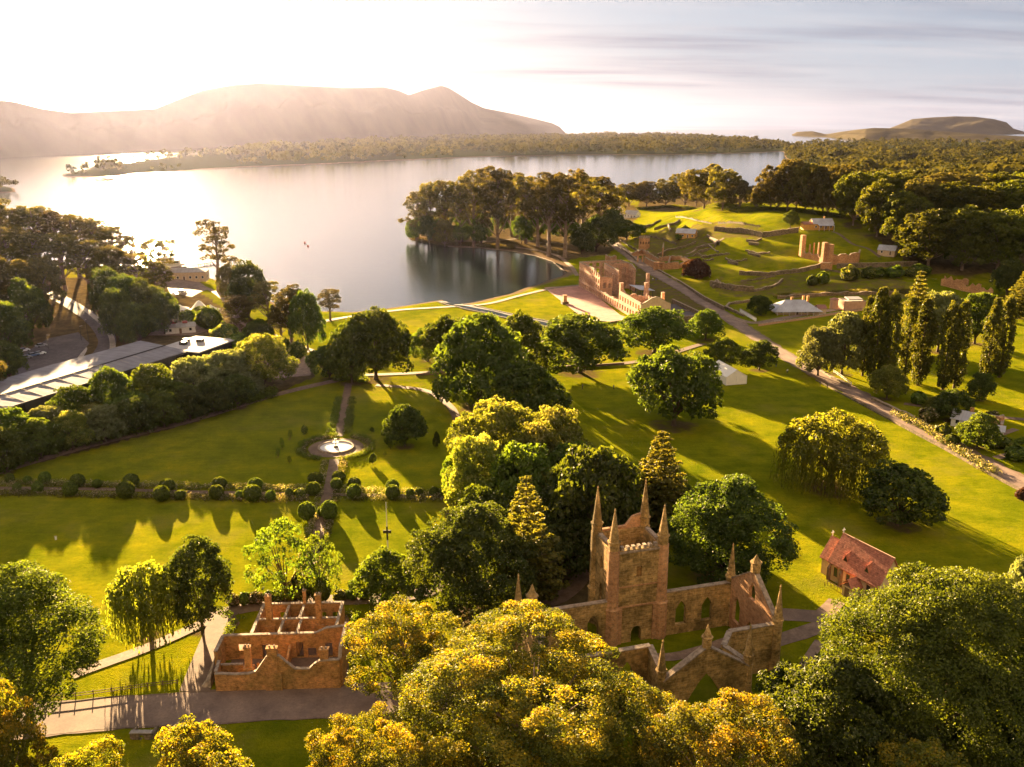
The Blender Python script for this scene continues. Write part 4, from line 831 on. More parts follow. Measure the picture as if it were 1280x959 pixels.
bed('flower_bed', [(0, 618), (120, 620), (260, 624), (380, 626)], 2.6, 1.9, 'leaf_flower', 'lower flower border along the garden path left of the avenue')
bed('flower_bed', [(430, 614), (500, 617), (565, 618)], 2.6, 1.9, 'leaf_flower', 'upper flower border right of the avenue')
bed('flower_bed', [(430, 624), (500, 625), (560, 626)], 2.6, 1.9, 'leaf_flower', 'lower flower border right of the avenue')
bed('flower_bed', [(362, 752), (372, 725), (388, 665), (397, 628), (404, 590), (407, 578)], 1.5, 1.2, 'leaf_flower', 'left planting strip of the avenue below the fountain')
bed('flower_bed', [(392, 745), (396, 720), (409, 665), (418, 628), (427, 590), (430, 578)], 1.5, 1.2, 'leaf_flower', 'right planting strip of the avenue below the fountain')
bed('flower_bed', [(414, 542), (419, 520), (424, 498)], 2.2, 1.2, 'leaf_hedge', 'left planting strip of the avenue above the fountain')
bed('flower_bed', [(434, 542), (437, 520), (440, 498)], 2.2, 1.2, 'leaf_hedge', 'right planting strip of the avenue above the fountain')
ringp = lambda r, a0, a1: [(fc.x + r * math.cos(a), fc.y + r * math.sin(a)) for a in np.linspace(R(a0), R(a1), 24)]
bed('hedge_ring', ringp(10.0, 100, 256), 1.3, 1.7, 'leaf_hedge', 'left half of the clipped hedge ring around the fountain', 'hedge', world=True, dens=7, leaf=0.14)
bed('hedge_ring', ringp(10.0, -74, 76), 1.3, 1.7, 'leaf_hedge', 'right half of the clipped hedge ring around the fountain', 'hedge', world=True, dens=7, leaf=0.14)
bed('flower_bed', ringp(8.9, 105, 250), 1.5, 1.1, 'leaf_flower', 'left crescent of flowers inside the fountain hedge', world=True)
bed('flower_bed', ringp(8.9, -68, 70), 1.5, 1.1, 'leaf_flower', 'right crescent of flowers inside the fountain hedge', world=True)
bed('hedge', [(282, 806), (292, 780), (306, 774)], 1.3, 1.5, 'leaf_hedge', 'dark clipped hedge at the left back corner of the brick ruin', 'hedge', dens=7)
bed('hedge', [(412, 768), (432, 769), (444, 772)], 1.3, 1.4, 'leaf_hedge', 'clipped hedge at the right back of the brick ruin', 'hedge', dens=7)
bed('hedge', [(442, 790), (446, 772)], 1.3, 1.4, 'leaf_hedge', 'short clipped hedge beside the right side of the brick ruin', 'hedge', dens=7)
bed('shore_scrub', [(-20, 592), (60, 562), (130, 545), (200, 528), (260, 512), (330, 494)], 8.0, 4.0, 'leaf_hedge', 'undergrowth filling the foot of the tree belt before the long grey roof', 'bushes', dens=6, leaf=0.4)
bed('scrub_bank', [(972, 372), (1010, 369), (1060, 367), (1110, 366), (1150, 366)], 4.0, 2.2, 'leaf_euc', 'scrubby bank of bushes above the verandah house', 'bushes', dens=4, leaf=0.3)
bed('garden_bed', [(1120, 518), (1150, 532), (1180, 552), (1210, 572), (1240, 592)], 4.0, 1.8, 'leaf_flower', 'overgrown flowering bank between the road and the cottage garden', 'flower bed', dens=4, leaf=0.22)
bed('garden_bed', [(1235, 560), (1260, 556), (1290, 552)], 3.0, 1.8, 'leaf_hedge', 'dark garden border by the cottage at the right edge', 'flower bed', dens=4, leaf=0.25)
bed('garden_bed', [(968, 392), (985, 389), (1003, 386)], 2.0, 1.6, 'leaf_hedge', 'dark shrubs before the verandah of the grey roofed house', 'flower bed', dens=4, leaf=0.25)
bed('shore_scrub', [(516, 300), (530, 302), (560, 306), (600, 308), (640, 311)], 5.0, 3.0, 'leaf_euc', 'scrub along the water edge of the wooded point', 'bushes', dens=4, leaf=0.4)
bed('shore_scrub', [(800, 262), (860, 261), (920, 263), (990, 264), (1050, 272)], 6.0, 3.0, 'leaf_wood', 'scrub under the row of eucalypts on the hill crest', 'bushes', dens=4, leaf=0.5)
bed('shore_scrub', [(420, 476), (440, 474), (455, 478)], 3.0, 2.4, 'leaf_hedge', 'dark shrubs crowding the top of the avenue', 'bushes', dens=5, leaf=0.3)
bed('roadside_growth', [(700, 705), (690, 720), (676, 738)], 3.0, 2.0, 'leaf_hedge', 'dark undergrowth behind the left arm of the church', 'bushes', dens=5, leaf=0.25)

# far woods that read as one mass
def far_wood(name, n, gen, leafm, label, seed, rmin, rmax, leafk, k=26, flat=0.8):
    rng = np.random.RandomState(seed); pts = []
    while len(pts) < n:
        x, y = gen(rng); z = h(x, y)
        if z > -1.35 and mnoise.noise(Vector((x * 0.0045, y * 0.0022, seed))) > -0.32: pts.append((x, y, z))
    p = np.array(pts); hf = np.array([mnoise.noise(Vector((a * 0.009, b * 0.005, 5.5 + seed))) for a, b, _ in pts]); r = (rmin + (rmax - rmin) * rng.uniform(0, 1, n) ** 1.6) * np.clip(1 + 0.7 * hf, 0.6, 1.6); cr = Crown()
    tone = np.clip(0.5 + hf * 0.9 + rng.normal(size=n) * 0.22, 0, 1)
    for rep in range(3):
        off = rng.normal(size=(n, 3)) * np.array([0.4, 0.4, 0.15]) * r[:, None]
        q = p + off; q[:, 2] = p[:, 2] + r * rng.uniform(0.9, 1.7, n)
        rr = r * rng.uniform(0.45, 0.8, n); d = rng.normal(size=(n, k, 3)); d[..., 2] += 0.3; d /= np.linalg.norm(d, axis=2, keepdims=True)
        c = q[:, None, :] + d * rr[:, None, None] * np.array([1, 1, flat]) * rng.uniform(0.7, 1.05, (n, k, 1)); ls = np.repeat(r * leafk, k)
        V = leaf_quads(c.reshape(-1, 3), (d + rng.normal(size=d.shape) * 0.45).reshape(-1, 3), ls, rng, 0.75)
        cr.add(V, np.clip(np.repeat(tone, k) + rng.uniform(-.12, .12, n * k), 0, 1))
    p2 = p.copy(); 
    return tag(link(name, cr.mesh(name, leafm)), label, 'forest', kind='stuff')
def gen_poly(poly):
    poly = np.array(poly); lo, hi = poly.min(0), poly.max(0)
    def g(rng):
        while True:
            q = rng.uniform(lo, hi)
            if inside(np.array([q[0]]), np.array([q[1]]), poly)[0]: return q
    return g
far_wood('far_forest', 8000, gen_poly(land2), 'leaf_far', 'low wooded peninsula lying across the middle of the bay', 3, 4.5, 13, 0.33, 13)
far_wood('far_forest', 40, gen_poly(land3), 'leaf_far', 'tiny wooded point at the far left edge of the bay', 4, 5, 8, 0.25, 18)
def gen_right(rng):
    while True:
        y = 780 * (4600 / 780) ** rng.uniform(0, 1) ; x = y * rng.uniform(0.20, 0.72)
        px = 640 + x / (y * CP + (H) * SP) * F
        if px < 975 or (y < 1050 and px < 1040): continue
        if rng.rand() < 0.35 + 0.5 * (math.sin(x * 0.006 + 1) * math.sin(y * 0.004) > -0.35): return (x, y)
far_wood('far_forest', 6500, gen_right, 'leaf_far', 'wooded country stretching behind the right hand wood to the headlands', 6, 4.0, 12.0, 0.27, 16)

# ------------------------------------------------------------------ buildings
KEEP = {'fallen_masonry', 'battlement'}
class Bld:
    """an Empty on the ground; parts are meshes under it in its own metres"""
    def __init__(s, name, x, y, ang, label, cat, group=None, z=None):
        s.z = h(x, y) if z is None else z; s.e = empty(name, (x, y, s.z), ang, label, cat, group); s.c, s.s = math.cos(ang), math.sin(ang); s.x, s.y = x, y
    def loc(s, wx, wy): dx, dy = wx - s.x, wy - s.y; return (dx * s.c + dy * s.s, -dx * s.s + dy * s.c)
    def part(s, name, mb, m, parent=None, label=None, smooth=False):
        pcs = mb.split() if name not in KEEP else [mb]
        if len(pcs) > 1 and name.endswith('posts'): name = 'post'
        if len(pcs) > 100: pcs = [mb]
        for q in pcs:
            o = q.build(name, m, parent or s.e, smooth)
            if label: o['label'] = label
        return o
def pinnacle(b, x, y, z0, zt, r=0.62, base_h=2.2, parent=None, n=8):
    if r > 0.6: pass
    m = MB(); m.frustum(x, y, z0, z0 + base_h, r, r, n, R(22.5)); m.frustum(x, y, z0 + base_h, z0 + base_h + 0.22, r * 1.22, r * 1.22, n, R(22.5))
    m.frustum(x, y, z0 + base_h + 0.22, zt, r * 0.95, 0.05, n, R(22.5)); m.frustum(x, y, zt - 0.5, zt - 0.25, 0.16, 0.16, 6)
    return b.part('pinnacle', m, 'sandstone', parent)
# --- the ruined church
A0 = on_plane(826, 794, 0.0); CA = math.atan2(3.76, 12.9)
ch = Bld('ruined_church', A0[0], A0[1], CA, 'large roofless sandstone church ruin with a square pinnacled tower and gabled arms', 'church', z=h(A0[0], A0[1]))
# local x = along the long wall to the right, local y = away from the camera
w, c = MB(), MB()
aw = lambda u: (u, 2.0, 1.7, 6.3, 'g')
wall(w, (0.0, 0), (12.7, 0), 0.8, 8.25, [aw(3.4), aw(8.4)], c); wall(w, (-25.4, 0.0), (-9.4, 0), 0.8, 8.2, [aw(3.5), aw(8), aw(12.5)], c)
wall(w, (-25.4, -14.2), (-9.0, -14.2), 0.8, 8.2, [aw(3.5), aw(8), aw(12.5)], c); wall(w, (4.7, -14.2), (12.7, -14.2), 0.8, 8.28, [(3.0, 1.6, 1.4, 5.2, 'g')], c)
wall(w, (4.7, -14.2), (1.9, -17.4), 0.8, 8.2, [], c); wall(w, (1.9, -17.4), (3.9, -20.2), 0.8, [(0, 8.2), (3.4, 7.2)], [], c)
wall(w, (-9.0, -14.2), (-9.6, -20.2), 0.8, [(0, 8.2), (6.0, 7.2)], [], c)
ch.part('wall', w, 'sandstone'); ch.part('coping', c, 'coping')
w, c = MB(), MB()
wall(w, (13.1, -14.6), (13.1, 0.4), 0.6, [(0, 8.6), (7.5, 14.0), (15, 8.6)], [(7.5, 1.9, 8.7, 11.9, 'g'), (11.9, 2.2, 1.8, 6.9, 'g'), (3.0, 2.2, 1.8, 6.6, 'g'), (7.5, 2.6, 0, 4.6, 'g')], c, cw=0.12, ch=0.25)
ch.part('gable_wall', w, 'stone_warm', label='pink lit gable wall at the right end with lancet windows'); ch.part('coping', c, 'coping')
w, c = MB(), MB()
wall(w, (-25.8, -14.6), (-25.8, 0.4), 0.85, [(0, 8.6), (7.5, 14.0), (15, 8.6)], [(7.5, 1.1, 8.7, 11.2, 'g'), (12.4, 1.5, 2.0, 6.2, 'g'), (2.6, 1.5, 2.0, 6.2, 'g')], c, cw=0.12, ch=0.25)
ch.part('gable_wall', w, 'sandstone'); ch.part('coping', c, 'coping')
w, c = MB(), MB()
wall(w, (-9.9, -20.6), (4.3, -20.6), 0.9, [(0, 6.4), (7.0, 11.0), (14.2, 6.4)], [(7.0, 6.6, 0.0, 6.6, 'g')], c, cw=0.12, ch=0.25)
ch.part('gable_wall', w, 'sandstone', label='front gable with a broad open pointed arch'); ch.part('coping', c, 'coping')
for (x, y, z0, zt) in ((13.1, 0.3, 7.6, 15.6), (13.1, -14.5, 7.6, 15.4), (13.1, -7.1, 13.9, 17.0), (-25.8, 0.3, 7.6, 15.6), (-25.8, -14.5, 7.6, 15.4), (-25.8, -7.1, 13.9, 17.6), (-2.9, -20.6, 10.8, 14.6), (4.4, -20.4, 6.4, 13.2), (-10.0, -20.4, 6.4, 13.2)):
    pinnacle(ch, x, y, z0, zt, 0.82 if zt > 14.7 else 0.72, 1.6)
for (x, y) in ((13.1, 0.3), (13.1, -14.5), (4.4, -20.4), (-10.0, -20.4), (-25.8, 0.3), (-25.8, -14.5)):
    m = MB(); m.frustum(x, y, -0.5, 1.6, 1.15, 1.05, 8, R(22.5)); m.frustum(x, y, 1.6, 7.75 if abs(y) < 16 else 6.6, 0.92, 0.80, 8, R(22.5)); ch.part('corner_turret', m, 'sandstone')
# tower
TX0, TX1, TY0, TY1, TH = -9.4, -0.5, 0.9, 7.6, 17.4
tw = empty('tower', (0, 0, 0)); tw.parent = ch.e; tw['label'] = 'square battlemented tower with four tall pinnacles'
w = MB()
wall(w, (TX0, TY0 - 0.9), (TX1, TY0 - 0.9), 1.0, TH, [((TX1 - TX0) / 2, 1.9, 0, 2.9, 'a'), ((TX1 - TX0) / 2 + 0.1, 1.0, 12.2, 14.2, 'r')])
wall(w, (TX0, TY1), (TX1, TY1), 1.0, TH, [((TX1 - TX0) / 2, 1.2, 11.8, 14.4, 'g')])
wall(w, (TX0, TY1 + 0.3), (TX0, TY0 - 1.2), 1.0, TH - 0.05, [(4.0, 1.2, 12.0, 14.8, 'g'), (4.0, 1.2, 6.6, 9.6, 'g'), (4.0, 1.1, 1.4, 4.4, 'g')])
wall(w, (TX1, TY1 + 0.3), (TX1, TY0 - 1.2), 1.0, TH - 0.05, [(4.0, 1.2, 12.0, 14.8, 'g')])
ch.part('tower_wall', w, 'sandstone', tw)
m = MB()
for i in range(7):
    m.box(TX0 + 1.45 + i * 1.0, TY0 - 1.0, TH + 0.02, TH + 0.62, 0.52, 0.75)
for i in range(2): m.box(TX0 + 0.1 + i * (TX1 - TX0 - 0.2), TY0 + 3.2, TH + 0.02, TH + 0.4, 0.7, 4.2)
m.box((TX0 + TX1) / 2, TY0 - 1.04, TH - 0.42, TH - 0.12, 7.2, 1.2)
ch.part('battlement', m, 'coping', tw)
m = MB(); wall(m, (TX0 + 0.5, TY1 + 0.1), (TX1 - 0.5, TY1 + 0.1), 0.6, [(0, 0.5), (4.8, 0.6), (6.1, 2.2), (7.9, 2.6)], base=0.0)
for i, v in enumerate(m.v): m.v[i] = (v[0], v[1], v[2] + TH - 0.1)
ch.part('parapet', m, 'stone_warm', tw)
for i, (x, y, zt) in enumerate(((TX0, TY0 - 0.9, 25.0), (TX1, TY0 - 0.9, 24.7), (TX0, TY1, 26.0), (TX1, TY1, 26.2))):
    m = MB(); m.frustum(x, y, -0.5, 6.8, 1.35, 1.25, 8, R(22.5)); m.frustum(x, y, 6.8, 7.1, 1.45, 1.2, 8, R(22.5)); m.frustum(x, y, 7.1, 17.6, 1.12, 1.02, 8, R(22.5)); ch.part('tower_turret', m, 'stone_warm' if y < 3 else 'sandstone', tw)
    pinnacle(ch, x, y, 17.5, zt, 0.92, 1.5, tw)
m = MB(); [m.box((TX0 + TX1) / 2 + s * 3.6, TY0 - 1.42, -0.4, 6.75, 1.5, 0.5) for s in (-1, 1)]; m.box((TX0 + TX1) / 2, TY0 - 1.43, 6.8, 7.05, 8.2, 0.3); m.box((TX0 + TX1) / 2, TY0 - 1.42, 10.6, 10.78, 7.0, 0.2)
ch.part('string_course', m, 'stone_warm', tw)
for (zc, hw, hh) in ((13.2, 0.62, 1.15),):
    m = MB(); m.box((TX0 + TX1) / 2 + 0.1, TY0 - 0.9, zc - hh + 0.1, zc + hh - 0.15, 0.95, 0.12); ch.part('blind_window', m, 'brick_red', tw)

# --- brick and stone house ruin by the lower road
bh = Bld('brick_house_ruin', -46.3, 120.3, R(2.5), 'roofless red brick house ruin with pale copings and tall chimney stacks beside the lower road', 'house')
FL, FD = 19.4, 8.6
w, c = MB(), MB()
prof = [(0, 3.0), (1.0, 3.0), (2.6, 2.85), (5.2, 2.9), (6.4, 3.3), (8.2, 5.9), (10.1, 6.0), (11.0, 5.0), (12.4, 3.6), (14.6, 3.5), (15.4, 4.3), (16.3, 4.9), (FL, 5.0)]
wall(w, (0, 0), (FL, 0), 0.5, prof, [], c, cw=0.05, ch=0.16); bh.part('front_wall', w, 'brick_red', label='street wall rising to a stepped chimney gable'); bh.part('coping', c, 'coping')
w, c = MB(), MB()
wall(w, (FL, 0.3), (FL, FD), 0.5, [(0, 5.0), (1.2, 6.2), (FD - .3, 6.3)], [], c, cw=0.05); wall(w, (-0.9, FD), (FL - 0.1, FD), 0.5, [(0, 4.4), (15.2, 4.5), (17, 5.4), (20.2, 5.7)], [(3.0, 1.3, 1.7, 2.9, 'r'), (6.8, 1.1, 0, 2.7, 'r'), (12.4, 1.2, 0, 3.0, 'r'), (14.4, 1.4, 0.2, 1.9, 'r'), (17.2, 1.2, 0, 2.8, 'r')], c, cw=0.05)
wall(w, (-0.9, 4.0), (-0.9, FD), 0.5, 4.3, [], c, cw=0.05); wall(w, (-0.6, 3.6), (3.4, 3.6), 0.4, 2.2, [], c, cw=0.05); wall(w, (0.0, 0.4), (-0.3, 3.5), 0.4, 3.0, [], c, cw=0.05)
wall(w, (10.0, 0.4), (10.0, FD - .4), 0.35, [(0, 3.2), (3, 1.4), (8, 2.8)], []); wall(w, (6.2, 2.0), (6.2, 6.5), 0.35, [(0, 3.5), (2, 1.8), (4, 1.0)])
bh.part('wall', w, 'brick_red'); bh.part('coping', c, 'coping')
w, c = MB(), MB(); X0, X1, Y2, Y3 = 3.6, 17.3, FD + 5.0, FD + 10.0
wall(w, (X0, FD + .3), (X0, Y3), 0.45, 4.3, [(2.2, 1.2, 1.0, 2.6, 'r'), (7.2, 1.2, 1.0, 2.6, 'r')], c, cw=0.05); wall(w, (X1, FD + .3), (X1, Y3), 0.45, 4.4, [(2.2, 1.2, 1.0, 2.6, 'r'), (7.2, 1.2, 1.0, 2.6, 'r')], c, cw=0.05)
wall(w, (X0 - .2, Y3), (X1 + .2, Y3), 0.45, 4.3, [(3.8, 1.9, 0.9, 2.8, 'r'), (7.0, 1.1, 0, 2.7, 'r'), (10.2, 1.4, 0.9, 2.6, 'r'), (12.6, 1.2, 0.9, 2.6, 'r')], c, cw=0.05)
wall(w, (X0 + .2, Y2), (X1 - .2, Y2), 0.4, 4.25, [(4.4, 1.0, 0, 2.6, 'r'), (10.8, 1.0, 0, 2.6, 'r')], c, cw=0.05)
wall(w, (8.0, FD + .4), (8.0, Y3 - .3), 0.35, 4.1, [(3.0, 1.0, 0, 2.4, 'r'), (7.0, 1.0, 0, 2.4, 'r')], c, cw=0.05); wall(w, (11.0, FD + .4), (11.0, Y2 - .3), 0.35, 4.15, [], c, cw=0.05); wall(w, (10.6, Y2 + .3), (10.6, Y3 - .3), 0.35, 4.15, [], c, cw=0.05)
bh.part('rear_wall', w, 'brick_red'); bh.part('coping', c, 'coping')
for (x, y, z1, sx) in ((4.9, 1.5, 6.6, 0.95), (9.1, 0.05, 7.3, 1.5), (17.0, 0.4, 6.6, 1.3), (5.6, Y2 + 0.1, 8.6, 1.0), (14.0, Y2 + 0.1, 8.6, 0.95), (10.7, Y3, 6.6, 0.5)):
    m = MB(); m.box(x, y, -0.3, 3.2, sx * 1.7, 1.1); m.box(x, y, 3.2, z1, sx, 0.8); m.box(x, y, z1, z1 + 0.22, sx * 1.2, 0.98); o = bh.part('chimney', m, 'brick_red')
    m = MB(); [m.frustum(x + k * sx * 0.24, y, z1 + 0.2, z1 + 0.55, 0.17, 0.14, 8) for k in (-1, 1)]; bh.part('chimney_pot', m, 'coping', o)
m = MB(); m.box(9.6, 4.3, -0.3, 0.14, 18.6, 8.0); m.box(10.4, FD + 5, -0.3, 0.16, 13.2, 9.2); bh.part('floor', m, 'path_dirt')
m = MB(); m.poly([(X1 + .6, FD + .5, 3.2), (X1 + 4.2, FD + .5, 2.6), (X1 + 4.2, Y3 - 1, 2.6), (X1 + .6, Y3 - 1, 3.2)]) if False else m.box(X1 + 2.2, FD + 4.2, -0.3, 0.35, 3.4, 8.6); m.box(X0 - 1.9, FD + 3.2, -0.3, 0.38, 2.6, 5.8); bh.part('stone_apron', m, 'gravel')
m = MB(); m.hexa([(-3.2, 0.6, -.3), (-1.0, 0.4, -.3), (-1.2, 5.6, -.3), (-2.6, 5.8, -.3), (-2.2, 1.5, 0.5), (-1.2, 1.3, 1.4), (-1.3, 5.2, 3.0), (-1.7, 5.4, 2.2)]); bh.part('leaning_buttress', m, 'coping')

# --- helper for small gabled buildings
def gable_house(name, px, py, ang, L_, D_, hw, hr, wallm, roofm, label, cat='house', group=None, windows=True, chim=0, over=0.35, hip=False, wpos=None, verandah=False):
    p = wpos if wpos else P(px, py); b = Bld(name, p[0], p[1], ang, label, cat, group)
    w = MB(); hx, hy = L_ / 2, D_ / 2
    w.box(0, 0, -1.0, hw, L_, D_)
    if not hip:
        for s in (-1, 1): w.hexa([(s*hx - 0.1*(s+1), -hy, hw), (s*hx + 0.1*(1-s), -hy, hw), (s*hx + 0.1*(1-s), hy, hw), (s*hx - 0.1*(s+1), hy, hw), (s*hx - 0.1*(s+1), -0.02, hr-.05), (s*hx + 0.1*(1-s), -0.02, hr-.05), (s*hx + 0.1*(1-s), 0.02, hr-.05), (s*hx - 0.1*(s+1), 0.02, hr-.05)])
    b.part('wall', w, wallm); r = MB(); o = over; k = (hr - hw) / hy; ze = hw - o * k
    if hip:
        hh = min(hx, hy); a = hx - hh
        r.slab([(-hx - o, -hy - o, ze), (hx + o, -hy - o, ze), (a, 0, hr), (-a, 0, hr)], 0.12); r.slab([(hx + o, hy + o, ze), (-hx - o, hy + o, ze), (-a, 0, hr), (a, 0, hr)], 0.12)
        r.slab([(hx + o, -hy - o, ze), (hx + o, hy + o, ze), (a, 0, hr)], 0.12); r.slab([(-hx - o, hy + o, ze), (-hx - o, -hy - o, ze), (-a, 0, hr)], 0.12)
    else:
        for s in (-1, 1):
            q = [(-hx - o, s * (hy + o), ze + .06), (hx + o, s * (hy + o), ze + .06), (hx + o, 0, hr + .06), (-hx - o, 0, hr + .06)]
            r.slab(q if s < 0 else q[::-1], 0.14)
    b.part('roof', r, roofm)
    if windows:
        n = max(2, int(L_ / 3.2))
        for s in (-1, 1):
            for i in range(n):
                x = -hx + L_ * (i + 0.5) / n; m = MB(); door = (i == n // 2)
                m.box(x, s * (hy + 0.02), 0.0 if door else 1.0, min(2.2, hw - .3), 1.0, 0.1); q = b.part('door' if door else 'window', m, 'timber' if door else 'glass_dark')
                m = MB(); z0, z1 = (0.0 if door else 1.0), min(2.2, hw - .3)
                m.box(x, s * (hy + .05), z1, z1 + .12, 1.24, .14); m.box(x - .56, s * (hy + .05), z0, z1, .12, .14); m.box(x + .56, s * (hy + .05), z0, z1, .12, .14)
                if not door: m.box(x, s * (hy + .07), z0 - .12, z0, 1.3, .2)
                b.part('frame', m, 'white_paint', q)
        for s in (-1, 1):
            m = MB(); m.box(s * (hx + .02), 0, 1.0, 2.1, .1, .95); b.part('window', m, 'glass_dark')
    for i in range(chim):
        x = (-0.45 + 0.9 * i / max(1, chim - 1)) * hx if chim > 1 else 0.3 * hx
        m = MB(); m.box(x, 0.3, hw, hr + 1.1, .9, .7); m.box(x, 0.3, hr + 1.1, hr + 1.25, 1.1, .9); b.part('chimney', m, 'brick_red')
    return b
G_H = 'old houses on and below the hill'
gable_house('yellow_house', 858, 297, R(-25), 13, 7, 3.4, 6.0, 'yellow_wall', 'roof_metal', 'yellow walled long house with a grey gable roof below the hill', group=G_H)
b = gable_house('yellow_house', 1026, 286, R(3), 13, 8, 3.6, 6.4, 'yellow_wall', 'roof_metal', 'yellow brick house with grey roof and side wing high on the hill', group=G_H, chim=1)
m = MB(); m.box(-9.6, -0.5, -1, 3.2, 6, 6); b.part('side_wing', m, 'yellow_wall'); m = MB(); m.slab([(-12.9, -3.9, 3.1), (-6.4, -3.9, 3.1), (-6.4, -.5, 4.6), (-12.9, -.5, 4.6)], .12); m.slab([(-12.9, -.5, 4.6), (-6.4, -.5, 4.6), (-6.4, 2.9, 3.1), (-12.9, 2.9, 3.1)], .12); b.part('wing_roof', m, 'roof_rust')
m = MB(); m.slab([(-4, -7.2, 2.5), (6, -7.2, 2.5), (6, -4.2, 3.4), (-4, -4.2, 3.4)], .1); b.part('porch_roof', m, 'roof_metal'); m = MB(); [m.box(x, -7, -1, 2.4, .15, .15) for x in (-3.8, -.5, 2.7, 5.8)]; b.part('porch_posts', m, 'white_paint')
gable_house('white_cottage', 1109, 318, R(-35), 9.5, 7, 2.8, 5.2, 'cream_wall', 'roof_metal', 'tiny pale cottage against the dark wood at the right of the hill', group=G_H)
gable_house('white_house', 790, 272, R(-38), 13, 8, 3.4, 6.6, 'white_paint', 'roof_pale', 'white gabled house among the trees left of the hill', group=G_H)
gable_house('white_house', 772, 268, R(-30), 9, 8, 4.4, 7.6, 'white_paint', 'roof_pale', 'taller white house half hidden behind the other white house', group=G_H)
gable_house('white_house', 722, 290, R(70), 9, 7, 4.0, 7.0, 'white_paint', 'roof_pale', 'white gable glimpsed between the point wood and the dark round tree', group=G_H)
b = gable_house('verandah_house', 992, 391, R(2), 19, 10, 3.0, 6.2, 'cream_wall', 'roof_metal', 'low cream house with a broad grey hipped roof and verandah', group=G_H, hip=True, over=2.0)
m = MB(); [m.box(x, -6.6, -.5, 2.1, .16, .16) for x in np.linspace(-10, 10, 8)]; b.part('verandah_posts', m, 'white_paint')
for x, y in ((-1.2, 0.5), (5.2, 3.0), (7.4, 3.0)): m = MB(); m.box(x, y, 3, 7.2, 1, .8); m.box(x, y, 7.2, 7.4, 1.2, 1.0); b.part('chimney', m, 'brick_red')
m = MB(); m.box(11.5, -2.6, -.5, 2.9, 4.2, 5.0); b.part('side_wing', m, 'cream_wall'); m = MB(); m.slab([(9.6, -5.4, 2.9), (14, -5.4, 2.9), (14, -2.4, 4.2), (9.6, -2.4, 4.2)], .12); m.slab([(9.6, -2.4, 4.2), (14, -2.4, 4.2), (14, .4, 2.9), (9.6, .4, 2.9)], .12); b.part('wing_roof', m, 'roof_rust')
p = P(1060, 386); b = Bld('stone_outbuilding', p.x, p.y, R(4), 'pale stone outbuilding block with a low lead roof right of the verandah house', 'outbuilding')
w, c = MB(), MB()
for a_, b_ in (((-3.5, -4), (6.5, -4)), ((6.5, -3.8), (6.5, 4)), ((6.3, 4), (-3.5, 4)), ((-3.5, 3.8), (-3.5, -3.8))): wall(w, a_, b_, .5, 4.2, [], c)
b.part('wall', w, 'pink_wall'); b.part('coping', c, 'coping'); m = MB(); m.box(1.5, 0, 3.2, 4.05, 9.3, 7.3); m.slab([(-1, -2, 5.0), (6, -2, 5.0), (6, 3, 5.4), (-1, 3, 5.4)], .5); b.part('roof', m, 'roof_pale')
m = MB(); m.frustum(-7.0, 0.5, -.5, 4.6, 2.1, 2.0, 8); b.part('round_room', m, 'pink_wall'); m = MB(); m.frustum(-7.0, .5, 4.6, 5.5, 2.4, .2, 8); b.part('round_roof', m, 'roof_rust')

# --- little church with the terracotta roof
b = Bld('small_church', 67.4, 152.9, R(-62), 'little cream church with a steep terracotta tiled roof and white crosses on its ridges', 'church')
w = MB(); w.box(0, 0, -.5, 4.4, 11.4, 6.0); w.box(-6.9, 0, -.5, 3.9, 2.9, 4.8)
w.hexa([(-5.7, -3, 4.4), (-5.4, -3, 4.4), (-5.4, 3, 4.4), (-5.7, 3, 4.4), (-5.7, -.03, 8.7), (-5.4, -.03, 8.7), (-5.4, .03, 8.7), (-5.7, .03, 8.7)]); w.hexa([(5.4, -3, 4.4), (5.7, -3, 4.4), (5.7, 3, 4.4), (5.4, 3, 4.4), (5.4, -.03, 8.7), (5.7, -.03, 8.7), (5.7, .03, 8.7), (5.4, .03, 8.7)])
b.part('wall', w, 'cream_wall'); m = MB()
for s in (-1, 1):
    q = [(-6.0, s * 3.5, 3.75), (6.1, s * 3.5, 3.75), (6.1, 0, 9.0), (-6.0, 0, 9.0)]; m.slab(q if s < 0 else q[::-1], .16)
    q = [(-8.7, s * 2.8, 3.4), (-6.02, s * 2.8, 3.4), (-6.02, 0, 7.4), (-8.7, 0, 7.4)]; m.slab(q if s < 0 else q[::-1], .16)
b.part('roof', m, 'roof_tile')
m = MB(); m.box(0, 0, 8.95, 9.12, 12.2, .22); b.part('ridge_cap', m, 'pink_wall')
for x in (-2.6, 2.4):
    m = MB(); m.hexa([(x - .7, -2.6, 5.0), (x + .7, -2.6, 5.0), (x + .7, -1.2, 5.0), (x - .7, -1.2, 5.0), (x - .05, -2.6, 6.5), (x + .05, -2.6, 6.5), (x + .05, -1.2, 7.1), (x - .05, -1.2, 7.1)]); q = b.part('dormer', m, 'roof_tile')
    m = MB(); m.poly([(x - .5, -2.63, 5.15), (x + .5, -2.63, 5.15), (x, -2.63, 6.2)]); b.part('louvre', m, 'glass_dark', q)
for x, z in ((-5.9, 9.0), (-8.5, 7.4)):
    m = MB(); m.box(x, 0, z - .1, z + 1.1, .14, .14); m.box(x, 0, z + .6, z + .75, .14, .7); b.part('cross', m, 'white_paint')
for x in (-4.2, -1.2, 3.6):
    m = MB(); m.box(x, -3.02, 1.2, 3.1, .9, .1); q = b.part('window', m, 'glass_dark'); m = MB(); m.box(x, -3.06, 1.0, 1.2, 1.2, .2); m.box(x, -3.06, 3.1, 3.3, 1.2, .16); m.box(x - .52, -3.06, 1.2, 3.1, .12, .14); m.box(x + .52, -3.06, 1.2, 3.1, .12, .14); b.part('frame', m, 'pink_wall', q)
